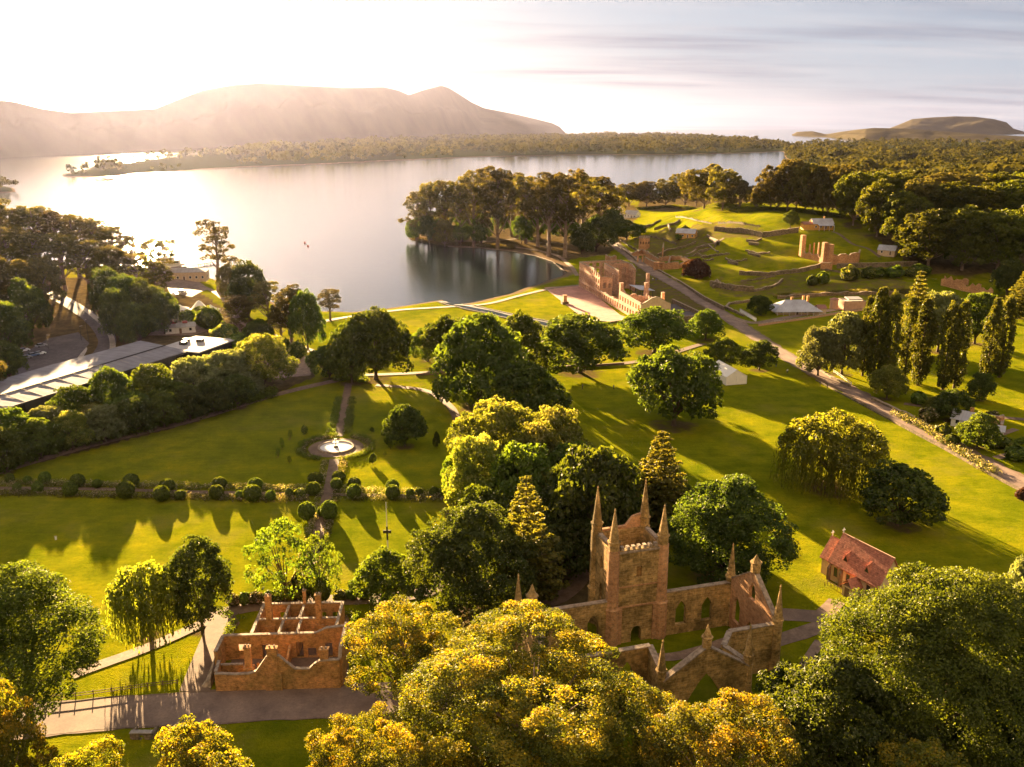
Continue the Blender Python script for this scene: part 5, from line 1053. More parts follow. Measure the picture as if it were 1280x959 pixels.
for x in (-5.6, -2.7, 5.2): m = MB(); m.box(x, -3.25, -.5, 2.6, .5, .7); m.hexa([(x-.25, -3.6, 2.6), (x+.25, -3.6, 2.6), (x+.25, -3, 2.6), (x-.25, -3, 2.6), (x-.25, -3.05, 3.4), (x+.25, -3.05, 3.4), (x+.25, -3, 3.4), (x-.25, -3, 3.4)]); b.part('buttress', m, 'timber')
m = MB(); m.box(1.0, -4.4, -.4, 2.2, 2.3, 2.4); q = b.part('porch', m, 'cream_wall'); m = MB()
for s in (-1, 1): k = [(1 + s * 1.5, -5.9, 2.1), (1, -5.9, 3.8), (1, -3, 3.8), (1 + s * 1.5, -3, 2.1)]; m.slab(k if s < 0 else k[::-1], .12)
b.part('porch_roof', m, 'roof_tile', q); m = MB(); m.box(1.0, -5.62, 0, 1.9, 1.1, .08); b.part('door', m, 'timber', q)
m = MB(); m.box(-4.0, -6.0, -.2, .9, .08, .08); [m.box(-4.0 + i * .8, -5.2 + i * 0.02, -.2, .95, .07, .07) for i in range(6)]; m.box(-2.0, -5.17, .85, .95, 4.2, .06); b.part('porch_rail', m, 'timber')

# --- the large roofless ruin by the water
F0 = (37.2, 486.0); sdir = (0.2205, -0.9754); PA = math.atan2(sdir[1], sdir[0])
pen = Bld('great_brick_ruin', F0[0], F0[1], PA, 'huge roofless four storey brick ruin with rows of window openings beside the parade ground', 'ruin', z=0.1)
# local x = s along the front towards the camera, local y = w away from the water side
def wins(L_, n, rows, ww=1.3, hh=1.9, off=0.0): return [(off + (L_ - 2 * off) * (i + .5) / n, ww * 1.45, z, z + hh * 1.12, 'r') for i in range(n) for z in rows]
w, c = MB(), MB()
wall(w, (0, 0), (36, 0), .6, [(0, 13.4), (26, 13.6), (27.5, 12.0), (29, 13.2), (30.5, 8.5), (32, 12.6), (36, 11.5)], wins(36, 10, (0.8, 4.1, 7.4, 10.6), 1.3, 1.9), c, ch=.3)
wall(w, (0, .5), (0, 24), .6, [(0, 13.4), (24, 13.8)], wins(23.5, 6, (4.1, 7.4, 10.6)), c, ch=.3); wall(w, (0.4, 24), (22, 24), .6, [(0, 13.6), (16, 13.8), (22, 12)], wins(21.6, 6, (0.8, 4.1, 7.4, 10.6)), c, ch=.3)
wall(w, (12, 10), (36, 10), .6, [(0, 14.2), (10, 13.9), (24, 13.6)], [(i * 3.1 + 2.2, 1.2, 1.0, 11.2, 'a') for i in range(7)], c, ch=.3); wall(w, (12, 10.4), (12, 24), .6, [(0, 14), (13, 13.8)], wins(13, 3, (1, 5, 9), 1.4, 2.4), c, ch=.3)
wall(w, (36, .4), (36, 6.5), .6, [(0, 11), (6, 10.4)], [(1.9, 1.4, 0.3, 3.0, 'r'), (1.9, 1.4, 5, 8, 'r'), (4.6, 1.3, 5.2, 7.5, 'r')], c, ch=.3)
pen.part('tall_block_wall', w, 'pen_brick'); pen.part('coping', c, 'coping')
w, c = MB(), MB(); wall(w, (36.4, 0), (65.6, 0), .6, [(0, 4.4), (29, 4.1)], wins(29, 9, (0.6,), 1.4, 2.4), c, ragged=.35, seed=4); wall(w, (36, 11), (62, 11), .6, [(0, 6.4), (10, 3.5), (26, 4)], wins(26, 6, (1,), 1.3, 2), ragged=.6, seed=5); wall(w, (48, .6), (48, 10.6), .7, 3.4, ragged=.8, seed=6)
pen.part('low_arcade_wall', w, 'pen_brick'); pen.part('coping', c, 'coping')
w, c = MB(), MB(); wall(w, (66, 0), (94.4, 0), .6, [(0, 8.8), (28, 8.3)], wins(28.4, 8, (0.9, 4.9), 1.3, 2.1), c, ch=.25)
wall(w, (66, 13.6), (94, 13.6), .6, [(0, 7.5), (28, 8.0)], wins(28, 7, (0.9, 4.9), 1.3, 2.1), ragged=1.0, seed=8); wall(w, (80, .6), (80, 13), .8, 7.0, ragged=1.6, seed=9); wall(w, (66, .5), (66, 13), .8, 7.6, [(4, 1.5, 0, 3, 'r')], ragged=1.5, seed=10)
wall(w, (87, .6), (87, 6), .7, 5.0, ragged=1.6, seed=11); wall(w, (72, 6.8), (93.5, 6.8), .7, 6.0, wins(21, 5, (1, 4), 1.2, 1.7), ragged=1.4, seed=12)
pen.part('near_block_wall', w, 'pen_brick'); pen.part('coping', c, 'coping')
w, c = MB(), MB(); wall(w, (95, -.3), (95, 14), .6, [(0, 7.8), (2, 8.6), (5, 10.4), (7.2, 11.0), (9.4, 10.4), (12.3, 8.6), (14.3, 7.8)], [], c, ch=.3); pen.part('end_gable', w, 'cream_wall', label='blank pale gable at the near end'); pen.part('coping', c, 'coping')
for (x, y, z1, s_) in ((64.8, 1.2, 12.4, 1.8), (47, 21.5, 13.6, 1.6), (88, 13.0, 11.5, 1.5), (58, 16.5, 10.8, 1.9), (40, 24.0, 12.4, 1.5)): m = MB(); m.box(x, y, -.4, z1, s_, s_, 0, .88); m.box(x, y, z1, z1 + .3, s_ * .95, s_ * .95); pen.part('pillar', m, 'pen_brick')
m = MB(); m.slab([(40, 14, 7.2), (56, 14, 7.4), (56, 22, 6.6), (40, 22, 6.4)][::1], .2); pen.part('shelter_roof', m, 'roof_metal'); m = MB(); [m.box(x, y, 0, 6.6, .25, .25) for x in (41, 48, 55) for y in (14.6, 21.2)]; pen.part('shelter_posts', m, 'metal_dark'); m = MB(); m.box(30, 5, 2.4, 2.7, 8, 6); pen.part('viewing_deck', m, 'metal_dark')
m = MB(); m.box(77, 23.5, -.4, .25, 34, 16); pen.part('laundry_floor', m, 'asphalt_dark'); w, c = MB(), MB()
wall(w, (56, 31.5), (98, 31.5), .7, 1.9, [], c); wall(w, (94, 15), (94, 31), .6, 1.3, [], c); wall(w, (70, 22), (92, 22), .6, 1.2, [], c, ragged=.4, seed=3); wall(w, (78, 16), (78, 31), .6, 1.0, [], c, ragged=.4, seed=2); pen.part('foundation_wall', w, 'rubble'); pen.part('coping', c, 'coping')
m = MB(); rr = random.Random(5)
for i in range(150): m.box(rr.uniform(50, 93), rr.uniform(1.5, 12), 0, rr.uniform(.3, 1.3), rr.uniform(1.2, 2.6), rr.uniform(1.2, 2.6), rr.uniform(0, 3), .7)
pen.part('fallen_masonry', m, 'pen_brick')
p = P(706, 380); b = Bld('stone_plinth', p.x, p.y, R(12), 'small square stone plinth at the edge of the pink parade ground', 'plinth'); m = MB(); m.box(0, 0, -.3, 1.0, 3.4, 3.4, 0, .92); m.box(0, 0, 1.0, 1.2, 3.5, 3.5); b.part('base', m, 'rubble'); m = MB(); m.box(0, 0, 1.2, 4.2, 1.9, 1.9, 0, .8); m.box(0, 0, 4.2, 4.45, 2.1, 2.1); b.part('pillar', m, 'stone_warm')

# --- ruins on the hill
def ruin_walls(name, label, segs, m='rubble', ht=2.0, t=.7, cop=True, ragged=.4, seed=1, ops=None, cat='ruin', kind=None, pillars=(), group=None):
    """segs: lists of photo pixels; each list is one run of wall following the ground"""
    o = P(*segs[0][0]); b = Bld(name, o.x, o.y, 0, label, cat, group); w, c = MB(), MB(); zz = b.z
    for si, sg in enumerate(segs):
        hh = ht[si] if isinstance(ht, (list, tuple)) else ht; W_ = [P(*q) for q in sg]
        for a, d in zip(W_, W_[1:]):
            L_ = math.hypot(d.x - a.x, d.y - a.y); n = max(1, int(L_ / 6))
            pr = [(L_ * i / n, h(a.x + (d.x - a.x) * i / n, a.y + (d.y - a.y) * i / n) - zz + hh) for i in range(n + 1)]
            wall(w, (a.x - o.x, a.y - o.y), (d.x - o.x, d.y - o.y), t, pr, [], c if cop else None, base=min(q[1] for q in pr) - hh - 1.5, ragged=ragged, seed=seed + si)
    b.part('wall', w, m)
    if cop: b.part('coping', c, 'coping')
    for (x, y, z1, s_) in pillars: q = P(x, y); pm = MB(); pm.box(q.x - o.x, q.y - o.y, q.z - zz - .5, q.z - zz + z1, s_, s_ * 1.1, .2, .9); b.part('pillar', pm, m)
    return b
G_R = 'stone ruins and terrace walls of the hill'
ruin_walls('terrace_wall', 'long stone retaining wall with a square corner just below the hill crest', [[(893, 289), (925, 291), (953, 297)], [(953, 297), (975, 294), (998, 291)]], ht=[3.2, 3.4], group=G_R, cat='wall', seed=1)
ruin_walls('terrace_wall', 'dark terrace wall under the sunlit grass, running up to the pillared ruin', [[(924, 344), (962, 346), (990, 342), (1026, 334)]], ht=2.4, group=G_R, cat='wall', seed=2)
ruin_walls('terrace_wall', 'curved low wall on the slope above the road bend', [[(888, 358), (918, 364), (942, 365)], [(942, 365), (966, 360), (978, 352)]], ht=[3.2, 1.6], group=G_R, cat='wall', seed=3)
ruin_walls('terrace_wall', 'rough stone bank wall behind the verandah house', [[(972, 374), (1010, 371), (1060, 369), (1120, 368)]], ht=1.8, group=G_R, cat='wall', seed=4)
ruin_walls('terrace_wall', 'bent garden wall left of the verandah house', [[(944, 377), (912, 381), (907, 386), (930, 396)]], ht=1.2, group=G_R, cat='wall', seed=5)
ruin_walls('terrace_wall', 'straight stone wall running right from the pillared ruin to the wood', [[(1046, 336), (1090, 335), (1146, 333)]], ht=2.6, ragged=.15, group=G_R, cat='wall', seed=6)
ruin_walls('terrace_wall', 'broken wall line left of the yellow long house', [[(818, 288), (835, 283), (850, 277)], [(835, 283), (838, 290)]], ht=2.2, group=G_R, cat='wall', seed=7)
ruin_walls('terrace_wall', 'stone wall climbing from the law court ruin past the yellow long house', [[(822, 320), (845, 312), (870, 304)]], ht=1.3, group=G_R, cat='wall', seed=8)
ruin_walls('terrace_wall', 'roadside stone wall below the little guard tower', [[(770, 306), (785, 318), (797, 328)]], ht=1.5, ragged=.2, group=G_R, cat='wall', seed=9)
ruin_walls('roadside_wall', 'long low kerb wall on the uphill side of the road below the purple bush', [[(822, 338), (850, 353), (880, 375), (905, 388)]], ht=.7, ragged=.1, t=.6, group=G_R, cat='wall', seed=10)
for i, (pts, l) in enumerate([([(933, 302), (946, 303), (952, 300)], 'dark stone footing on the upper sunny lawn'), ([(932, 314), (948, 318), (962, 317)], 'stone footing in the middle of the sunny terrace lawn'), ([(907, 325), (920, 328), (934, 325)], 'stone footing at the lower left of the sunny terrace lawn'),
    ([(870, 312), (885, 308), (898, 316)], 'heap of rubble footings right of the yellow long house'), ([(884, 296), (897, 303), (893, 310)], 'tumbled stone ruin behind the yellow long house'), ([(876, 323), (890, 321), (912, 318)], 'low footings across the shaded slope above the purple bush'), ([(888, 356), (896, 352), (904, 356)], 'ruined stone cell block under the terrace near the road')]):
    ruin_walls('stone_footing', l, [pts, [(pts[0][0] + 3, pts[0][1] + 4), (pts[1][0] + 2, pts[1][1] + 4)]], ht=1.3, ragged=.8, group=G_R, cat='ruin', seed=20 + i)
for i, (pts, hh, l) in enumerate([([(775, 300), (792, 312), (806, 318)], 1.6, 'sunken garden wall running under the guard tower'), ([(792, 300), (812, 296), (830, 300), (846, 306)], 1.4, 'stepped terrace wall behind the guard tower'), ([(778, 290), (800, 286), (816, 282), (826, 276)], 1.8, 'broken wall climbing towards the white houses'),
    ([(898, 280), (930, 281), (950, 284)], 1.6, 'rough stone bank under the hill crest above the square cornered wall'), ([(845, 272), (870, 276), (890, 280)], 1.4, 'rough bank of stones left of the crest lawn'), ([(926, 352), (950, 350), (968, 346)], 1.2, 'short low wall below the sunny terrace edge'), ([(856, 322), (872, 318), (886, 322)], 1.1, 'low wall stub above the purple bush'), ([(1026, 338), (1050, 341), (1080, 341)], 1.4, 'low wall in front of the pillared ruin')]):
    ruin_walls('terrace_wall', l, [pts], ht=hh, ragged=.7, cop=False, group=G_R, cat='wall', seed=80 + i)
b = ruin_walls('pillared_ruin', 'tall pillared brick ruin with bare wall stubs on the right of the hill', [[(1002, 322), (1020, 326), (1028, 330)], [(1040, 331), (1056, 331), (1072, 329)], [(1072, 329), (1074, 322)], [(1028, 330), (1026, 337), (1040, 338)]], m='stone_warm', ht=[4.0, 6.5, 6.0, 3.0], ragged=1.2, seed=40,
    pillars=[(1002, 321, 12.5, 2.6), (1011, 323, 8, .7), (1016, 324, 9.5, .7), (1022, 325, 10, .8), (1029, 331, 12.5, 2.6), (1036, 332, 12.0, 2.8)])
b = ruin_walls('law_court_ruin', 'low roofless stone ruin with doorways at the road fork above the great ruin', [[(806, 329), (820, 337)], [(820, 337), (848, 336)], [(808, 322), (824, 327), (850, 325)], [(848, 336), (862, 330), (850, 325)], [(834, 337), (838, 326)]], ht=[4.2, 4.2, 3.0, 2.6, 3.2], m='stone_warm', ragged=.7, seed=50)
for x, y in ((821, 338), (826, 338), (800, 328)):
    q = P(x, y); pm = MB(); ox, oy = q.x - b.x, q.y - b.y; [pm.box(ox + s * 1.5, oy, q.z - b.z - .5, q.z - b.z + 4.4, .9, 1.0) for s in (-1, 1)]; pm.box(ox, oy, q.z - b.z + 4.4, q.z - b.z + 5.0, 4.2, 1.2); b.part('gateway', pm, 'stone_warm')
p = P(805, 312); b = Bld('guard_tower', p.x, p.y, R(10), 'small round battlemented stone guard tower above the roadside wall', 'tower'); m = MB(); m.frustum(0, 0, -1, 8.0, 3.9, 3.7, 14); b.part('drum', m, 'stone_warm'); m = MB()
for i in range(14): a = 2 * math.pi * i / 14; m.box(3.4 * math.cos(a), 3.4 * math.sin(a), 8.0, 9.1, .8, .95, a)
b.part('battlement', m, 'coping')
for k in range(5): a = -math.pi / 2 + (k - 2) * .5; m = MB(); m.box(3.78 * math.cos(a), 3.78 * math.sin(a), 4.2, 5.8, .3, .55, a); b.part('window_slit', m, 'glass_dark')
ruin_walls('stone_ruin', 'square stub of a stone ruin below the guard tower', [[(790, 322), (803, 318), (812, 322)], [(828, 322), (829, 314)]], ht=[3.4, 6], m='stone_warm', ragged=.9, seed=55)
ruin_walls('stone_ruin', 'small ruined stone hut behind the far end of the great ruin', [[(757, 327), (764, 330), (770, 327)]], ht=4.5, m='stone_warm', ragged=1.1, seed=56)
ruin_walls('ragged_ruin', 'ragged jagged stone wall ruin beyond the poplars at the right', [[(1176, 357), (1200, 363), (1225, 368), (1240, 372)], [(1180, 352), (1210, 357)]], ht=[5.5, 3.5], m='stone_warm', ragged=2.2, cop=False, seed=57)
ruin_walls('garden_wall', 'pale garden wall along the drive of the verandah house', [[(948, 408), (975, 404), (1010, 399), (1040, 394), (1080, 388)]], ht=.9, ragged=0, t=.4, m='pink_wall', cat='wall', seed=58)
ruin_walls('white_fence_wall', 'short white wall beside the round tree by the road', [[(925, 390), (935, 396), (945, 402)]], ht=1.5, ragged=0, t=.3, m='white_paint', cat='wall', seed=59)
ruin_walls('roadside_wall', 'low stone wall along the far side of the road past the poplars', [[(1010, 455), (1040, 474), (1062, 484)], [(1090, 500), (1130, 518), (1160, 534)]], ht=.9, ragged=.3, seed=60, cat='wall')
ruin_walls('stone_edging', 'stone lined drain following the lawn side of the road', [[(1020, 476), (1080, 508), (1130, 535), (1180, 562), (1230, 590), (1290, 622)]], ht=.22, t=.5, ragged=.1, seed=61, cat='drain', cop=False)
ruin_walls('sea_wall', 'stone sea wall along the cove and shore below the point', [[(560, 309), (600, 311), (640, 315), (670, 321), (692, 329), (705, 340)]], ht=.5, t=.7, ragged=.1, seed=62, cat='wall')
ruin_walls('canal_wall', 'near stone side of the narrow inlet', [[(553, 380), (580, 387), (610, 392.5), (635, 399), (660, 404), (690, 410)]], ht=.5, ragged=.1, seed=63, cop=False, cat='wall', group='stone sides of the inlet')
ruin_walls('canal_wall', 'far stone side of the narrow inlet', [[(556, 375), (580, 381), (610, 386.5), (635, 392), (660, 397), (690, 403)]], ht=.4, ragged=.1, seed=64, cop=False, cat='wall', group='stone sides of the inlet')
ruin_walls('garden_wall', 'low wall along the avenue of oaks between shore lawn and big lawn', [[(520, 470), (580, 467), (640, 464), (700, 461), (780, 456)]], ht=.8, t=.35, ragged=.0, seed=65, cat='wall', m='timber', cop=False)
ruin_walls('parade_kerb', 'stone kerb and steps at the near edge of the parade ground', [[(722, 394), (740, 402), (762, 404), (790, 400)]], ht=.5, t=.5, ragged=0, seed=66, cat='kerb')
# cottage ruins by the road on the right
gable_house('stone_cottage', 1207, 533, R(-42), 7, 5, 2.6, 4.6, 'white_paint', 'roof_metal', 'cottage with pale metal roofs half hidden behind the round lime tree', chim=1)
b = ruin_walls('cottage_ruin', 'brick cottage ruin with a doorway between the road cottage and the right edge', [[(1228, 535), (1252, 535)], [(1252, 535), (1250, 545)], [(1230, 542), (1228, 535)]], ht=[4.0, 3.6, 3.4], m='stone_warm', ragged=.5, seed=70, pillars=[(1248, 540, 4.6, 1.4)])
gable_house('garden_shed', 1244, 545, R(-30), 4, 3, 2.2, 3.3, 'white_paint', 'roof_metal', 'tiny white shed beside the brick cottage ruin', cat='shed', windows=False)

# --- white marquee
p = P(908, 478); b = Bld('white_marquee', 75.2, 299.0, R(14), 'white pitched roof marquee tent standing alone on the lawn', 'tent')
w = MB(); w.box(0, 0, -.2, 2.9, 7.6, 13.5); b.part('side_wall', w, 'tent_fabric'); m = MB()
for s in (-1, 1): q = [(s * 3.95, -6.9, 2.85), (s * 3.95, 6.9, 2.85), (0, 6.9, 5.3), (0, -6.9, 5.3)]; m.slab(q if s > 0 else q[::-1], .08)
b.part('roof', m, 'tent_fabric'); m = MB()
for s in (-1, 1): m.poly([(-3.8, s * 6.76, 2.9), (3.8, s * 6.76, 2.9), (0, s * 6.76, 5.2)])
b.part('gable_end', m, 'tent_fabric'); m = MB(); [m.box(x, y, 0, 2.95, .12, .12) for x in (-3.86, 0, 3.86) for y in (-6.82, 6.82)]; b.part('pole', m, 'white_paint')
# --- long grey roofed building
v0, v1 = Vector((-147, 257)), Vector((-120, 318)); L_ = (v1 - v0).length; VA = math.atan2(v1.y - v0.y, v1.x - v0.x)
b = Bld('long_grey_building', v0.x, v0.y, VA, 'long low modern building with a faceted pale grey metal roof beside the car park', 'building', z=0.3)
w = MB(); w.hexa([(0, 1, -.5), (62, 1, -.5), (62, 25, -.5), (2, 25, -.5), (0, 1, 4.8), (62, 1, 4.8), (62, 25, 4.6), (2, 25, 4.6)]); w.box(-16, 13, -.5, 4.2, 34, 18); b.part('wall', w, 'dark_wall')
m = MB(); m.slab([(-6, -1.5, 5.0), (66, -1.0, 5.4), (65.5, 9, 6.5), (-12, 8.5, 6.0)], .3); m.slab([(-12, 8.62, 6.0), (65.5, 9.12, 6.5), (70, 26, 5.8), (30, 27, 5.6), (4, 27.5, 5.0), (-18, 25, 4.6)], .3); m.slab([(-40, 4, 4.6), (-6.1, -1.5, 4.95), (-12.1, 8.5, 5.95), (-18.1, 25, 4.55), (-38, 22, 4.3)], .3)
b.part('roof', m, 'roof_big')
m = MB()
for i in range(12):
    x = -8 + i * 6.4; m.hexa([(x, -.9, 5.02), (x + .18, -.9, 5.02), (x + .18, 8.4, 6.2), (x, 8.4, 6.2), (x, -.9, 5.2), (x + .18, -.9, 5.2), (x + .18, 8.4, 6.44), (x, 8.4, 6.44)])
b.part('roof_rib', m, 'concrete'); m = MB(); m.hexa([(-11.9, 8.3, 5.9), (65.4, 8.8, 6.4), (65.4, 9.4, 6.4), (-11.9, 8.9, 5.9), (-11.9, 8.3, 6.22), (65.4, 8.8, 6.72), (65.4, 9.4, 6.72), (-11.9, 8.9, 6.22)]); b.part('ridge_gutter', m, 'dark_wall'); m = MB(); m.box(30, -1.75, 4.6, 5.3, 71, .25, 0.006); b.part('fascia', m, 'dark_wall')
for x, y in ((-2, 18), (2.5, 20)): m = MB(); m.box(x, y, 5.0, 6.5, 2.2, 1.6); m.frustum(x, y, 6.5, 6.8, .6, .6, 8); b.part('roof_vent', m, 'metal_dark')
b2 = Bld('flat_roofed_building', -119.5, 328, R(71), 'flat roofed dark annex with white edged roof at the end of the long grey building', 'building')
w = MB(); w.box(0, 0, -.5, 5.3, 20, 16.5); b2.part('wall', w, 'dark_wall'); m = MB(); m.box(0, 0, 5.32, 5.75, 22, 18.5); b2.part('roof', m, 'roof_pale')
for x, y in ((-3, 4), (1, 6), (3, 1)): m = MB(); m.box(x, y, 5.75, 7.0, 1.8, 2.4); m.frustum(x + 1.4, y, 5.75, 6.7, .7, .7, 10); b2.part('roof_vent', m, 'metal_dark')
m = MB(); [m.box(-8 + i * 3, -8.3, .4, 3.4, 2.2, .1) for i in range(6)]; b2.part('window', m, 'glass_dark')
# --- hospitality tents, jetty building, low sheds on the left shore
for i, (x, y, s_, hh, l) in enumerate([(250, 393, 5.2, 6.5, 'tallest white peaked tent near the left shore'), (264, 393, 4.4, 4.6, 'smaller white tent right of the peaked tent'), (226, 392, 4.2, 4.2, 'low white tent left of the peaked tent')]):
    p = P(x, y); b = Bld('peaked_tent', p.x, p.y, R(20 * i), l, 'tent', 'white tents near the left shore'); m = MB(); m.frustum(0, 0, 2.2, 2.7, s_ * 1.0, s_ * .72, 8); m.frustum(0, 0, 2.7, hh - .8, s_ * .72, s_ * .22, 8); m.frustum(0, 0, hh - .8, hh, s_ * .22, .05, 8); b.part('canopy', m, 'tent_fabric')
    m = MB(); [m.frustum(s_ * .95 * math.cos(k * math.pi / 4), s_ * .95 * math.sin(k * math.pi / 4), -.3, 2.3, .09, .09, 6) for k in range(8)]; m.frustum(0, 0, -.3, hh - .3, .1, .1, 6); b.part('pole', m, 'white_paint')
gable_house('ferry_terminal', 229, 349, R(8), 26, 10, 4.5, 6.2, 'cream_wall', 'roof_pale', 'low pale jetty building in the glare at the water edge', cat='building', hip=True)
b = gable_house('low_shed', 226, 415, R(20), 12, 6, 2.8, 4.0, 'white_paint', 'roof_pale', 'low white shed with red roof boxes behind the long grey building', cat='shed', windows=True)
m = MB(); m.box(-3, .3, 3.9, 4.8, 3, 2); m.box(2, -.2, 3.9, 4.6, 2, 2); b.part('roof_box', m, 'dull_red')
p = P(312, 436); gable_house('kiosk', 297, 433, R(10), 6, 4, 2.6, 3.4, 'white_paint', 'roof_pale', 'small white kiosk at the right end of the annex', cat='kiosk', windows=False)

# ------------------------------------------------------------------ small things
b = Bld('fountain', fc.x, fc.y, 0, 'round pale stone fountain basin with a tiered centrepiece in the garden circle', 'fountain')
m = MB(); n = 40
for i in range(n):
    a0, a1 = 2 * math.pi * i / n, 2 * math.pi * (i + 1) / n; r0, r1 = 4.35, 4.95
    m.hexa([(r0*math.cos(a0), r0*math.sin(a0), 0), (r1*math.cos(a0), r1*math.sin(a0), 0), (r1*math.cos(a1), r1*math.sin(a1), 0), (r0*math.cos(a1), r0*math.sin(a1), 0), (r0*math.cos(a0), r0*math.sin(a0), .5), (r1*math.cos(a0), r1*math.sin(a0), .5), (r1*math.cos(a1), r1*math.sin(a1), .5), (r0*math.cos(a1), r0*math.sin(a1), .5)])
b.part('basin_rim', m, 'coping'); m = MB(); m.frustum(0, 0, 0, .22, 4.4, 4.4, 40); b.part('basin_floor', m, 'white_paint')
m = MB(); m.frustum(0, 0, .2, .7, .7, .45, 12); m.frustum(0, 0, .7, 1.5, .16, .14, 10); m.frustum(0, 0, 1.5, 1.75, .3, .85, 14); m.frustum(0, 0, 1.75, 2.5, .12, .1, 10); m.frustum(0, 0, 2.5, 2.65, .15, .4, 12); m.frustum(0, 0, 2.65, 3.1, .08, .03, 8); b.part('centrepiece', m, 'metal_dark')
m = MB()
for a in (0.8, 2.3, 3.9, 5.4): m.box(6.9*math.cos(a), 6.9*math.sin(a), .15, .45, 1.4, .45, a + 1.57); m.box(7.1*math.cos(a), 7.1*math.sin(a), .45, .85, 1.4, .08, a + 1.57)
p = P(485, 690); b = Bld('flagpole', p.x, p.y, 0, 'tall thin white flagpole with a small dark crosstree on the sunlit lawn', 'flagpole'); hp = height_at(485, 690, 628)
m = MB(); m.frustum(0, 0, -.2, .3, .35, .3, 10); m.tube([(0, 0, .2), (0, 0, hp * .4), (0, 0, hp)], [.16, .12, .06], 8); b.part('pole', m, 'white_paint'); m = MB(); m.box(0, 0, hp * .38, hp * .44, 1.7, .12); m.frustum(0, 0, hp * .25, hp * .52, .19, .17, 8); b.part('crosstree', m, 'metal_dark')
def fence(name, px_list, label, ht=1.15, rails=3, gap=2.4, mt='timber', group=None):
    pts = catmull([tuple(P(*q))[:2] for q in px_list], gap); o = pts[0]; b = Bld(name, o[0], o[1], 0, label, 'fence', group); pm = MB(); W3 = []
    for q in pts: z = h(q[0], q[1]) - b.z; W3.append((q[0] - o[0], q[1] - o[1], z)); 
    rm = MB(); 
    for i, q in enumerate(W3):
        if i < 100: pb = MB(); pb.box(q[0], q[1], q[2] - .3, q[2] + ht + .08, .14, .14, i * 0.1); b.part('post', pb, mt)
    for a, c_ in zip(W3, W3[1:]):
        d = math.hypot(c_[0] - a[0], c_[1] - a[1]) or 1; nx, ny = -(c_[1] - a[1]) / d * .035, (c_[0] - a[0]) / d * .035
        for k in range(rails):
            z = ht * (k + .75) / rails * .98
            rm.hexa([(a[0]-nx, a[1]-ny, a[2]+z-.045), (c_[0]-nx, c_[1]-ny, c_[2]+z-.045), (c_[0]+nx, c_[1]+ny, c_[2]+z-.045), (a[0]+nx, a[1]+ny, a[2]+z-.045), (a[0]-nx, a[1]-ny, a[2]+z+.045), (c_[0]-nx, c_[1]-ny, c_[2]+z+.045), (c_[0]+nx, c_[1]+ny, c_[2]+z+.045), (a[0]+nx, a[1]+ny, a[2]+z+.045)])
    b.part('rail', rm, mt)
fence('rail_fence', [(60, 876), (95, 872), (140, 866), (185, 860), (222, 856)], 'weathered timber rail fence above the lower road left of the brick ruin', ht=.85, rails=2, gap=3)
fence('rail_fence', [(556, 778), (580, 765), (610, 752), (648, 742)], 'rail fence curving towards the left gable of the church, nearer line')
fence('rail_fence', [(560, 770), (582, 757), (612, 744), (650, 734)], 'rail fence curving under the big dark tree, farther line')
fence('picket_fence', [(968, 404), (1000, 400), (1030, 395), (1050, 392)], 'low picket fence in front of the verandah house', ht=1.0, rails=2, mt='white_paint', gap=3)
fence('rail_fence', [(1042, 466), (1056, 476), (1064, 482)], 'short pale rail fence beside the road near the leftmost poplar', ht=1.1, rails=2, mt='white_paint', gap=3)

# people: one small standing figure, a continuous skinned body with clothes as shells
def person_meshes():
    pts = [(0, 0, .95), (0, 0, 1.18), (0, 0, 1.42), (0, .01, 1.52), (0, .02, 1.66), (-.10, 0, .90), (-.12, .02, .50), (-.12, 0, .09), (-.12, .15, .04), (.10, 0, .90), (.13, -.04, .50), (.16, -.06, .09), (.16, .10, .04),
           (-.19, 0, 1.40), (-.26, .02, 1.13), (-.24, .14, .90), (-.24, .20, .82), (.19, 0, 1.40), (.26, -.02, 1.13), (.27, .06, .88), (.27, .08, .79)]
    rd = [.14, .13, .13, .06, .105, .10, .065, .045, .04, .10, .065, .045, .04, .065, .045, .035, .03, .065, .045, .035, .03]
    ed = [(0, 1), (1, 2), (2, 3), (3, 4), (0, 5), (5, 6), (6, 7), (7, 8), (0, 9), (9, 10), (10, 11), (11, 12), (2, 13), (13, 14), (14, 15), (15, 16), (2, 17), (17, 18), (18, 19), (19, 20)]
    me = bpy.data.meshes.new('person_body'); me.from_pydata(pts, ed, []); o = link('person_tmp', me)
    md = o.modifiers.new('skin', 'SKIN')
    if not me.skin_vertices:
        bm = bmesh.new(); bm.from_mesh(me); lay = bm.verts.layers.skin.verify()
        for v in bm.verts: v[lay].radius = (rd[v.index],) * 2; v[lay].use_root = (v.index == 0)
        bm.to_mesh(me); bm.free()
    for i, v in enumerate(me.skin_vertices[0].data): v.radius = (rd[i], rd[i]); v.use_root = (i == 0)
    s = o.modifiers.new('sub', 'SUBSURF'); s.levels = 1
    dg = bpy.context.evaluated_depsgraph_get(); ev = bpy.data.meshes.new_from_object(o.evaluated_get(dg)); bpy.data.objects.remove(o)
    return ev
body = person_meshes(); body.materials.clear(); body.materials.append(M['skin'])
def cloth(zlo, zhi, grow, ma):
    bm = bmesh.new(); bm.from_mesh(body); bm.normal_update()
    for v in bm.verts: v.co += v.normal * grow
    bmesh.ops.delete(bm, geom=[f for f in bm.faces if not (zlo < f.calc_center_median().z < zhi)], context='FACES')
    me = bpy.data.meshes.new('clothing'); bm.to_mesh(me); bm.free(); me.materials.append(M[ma]); return me
SH = {k: cloth(.93, 1.49, .022, k) for k in ('cloth_blue', 'cloth_red', 'white_paint', 'cloth_dark')}; TR = {k: cloth(.07, .99, .016, k) for k in ('cloth_dark', 'cloth_blue')}
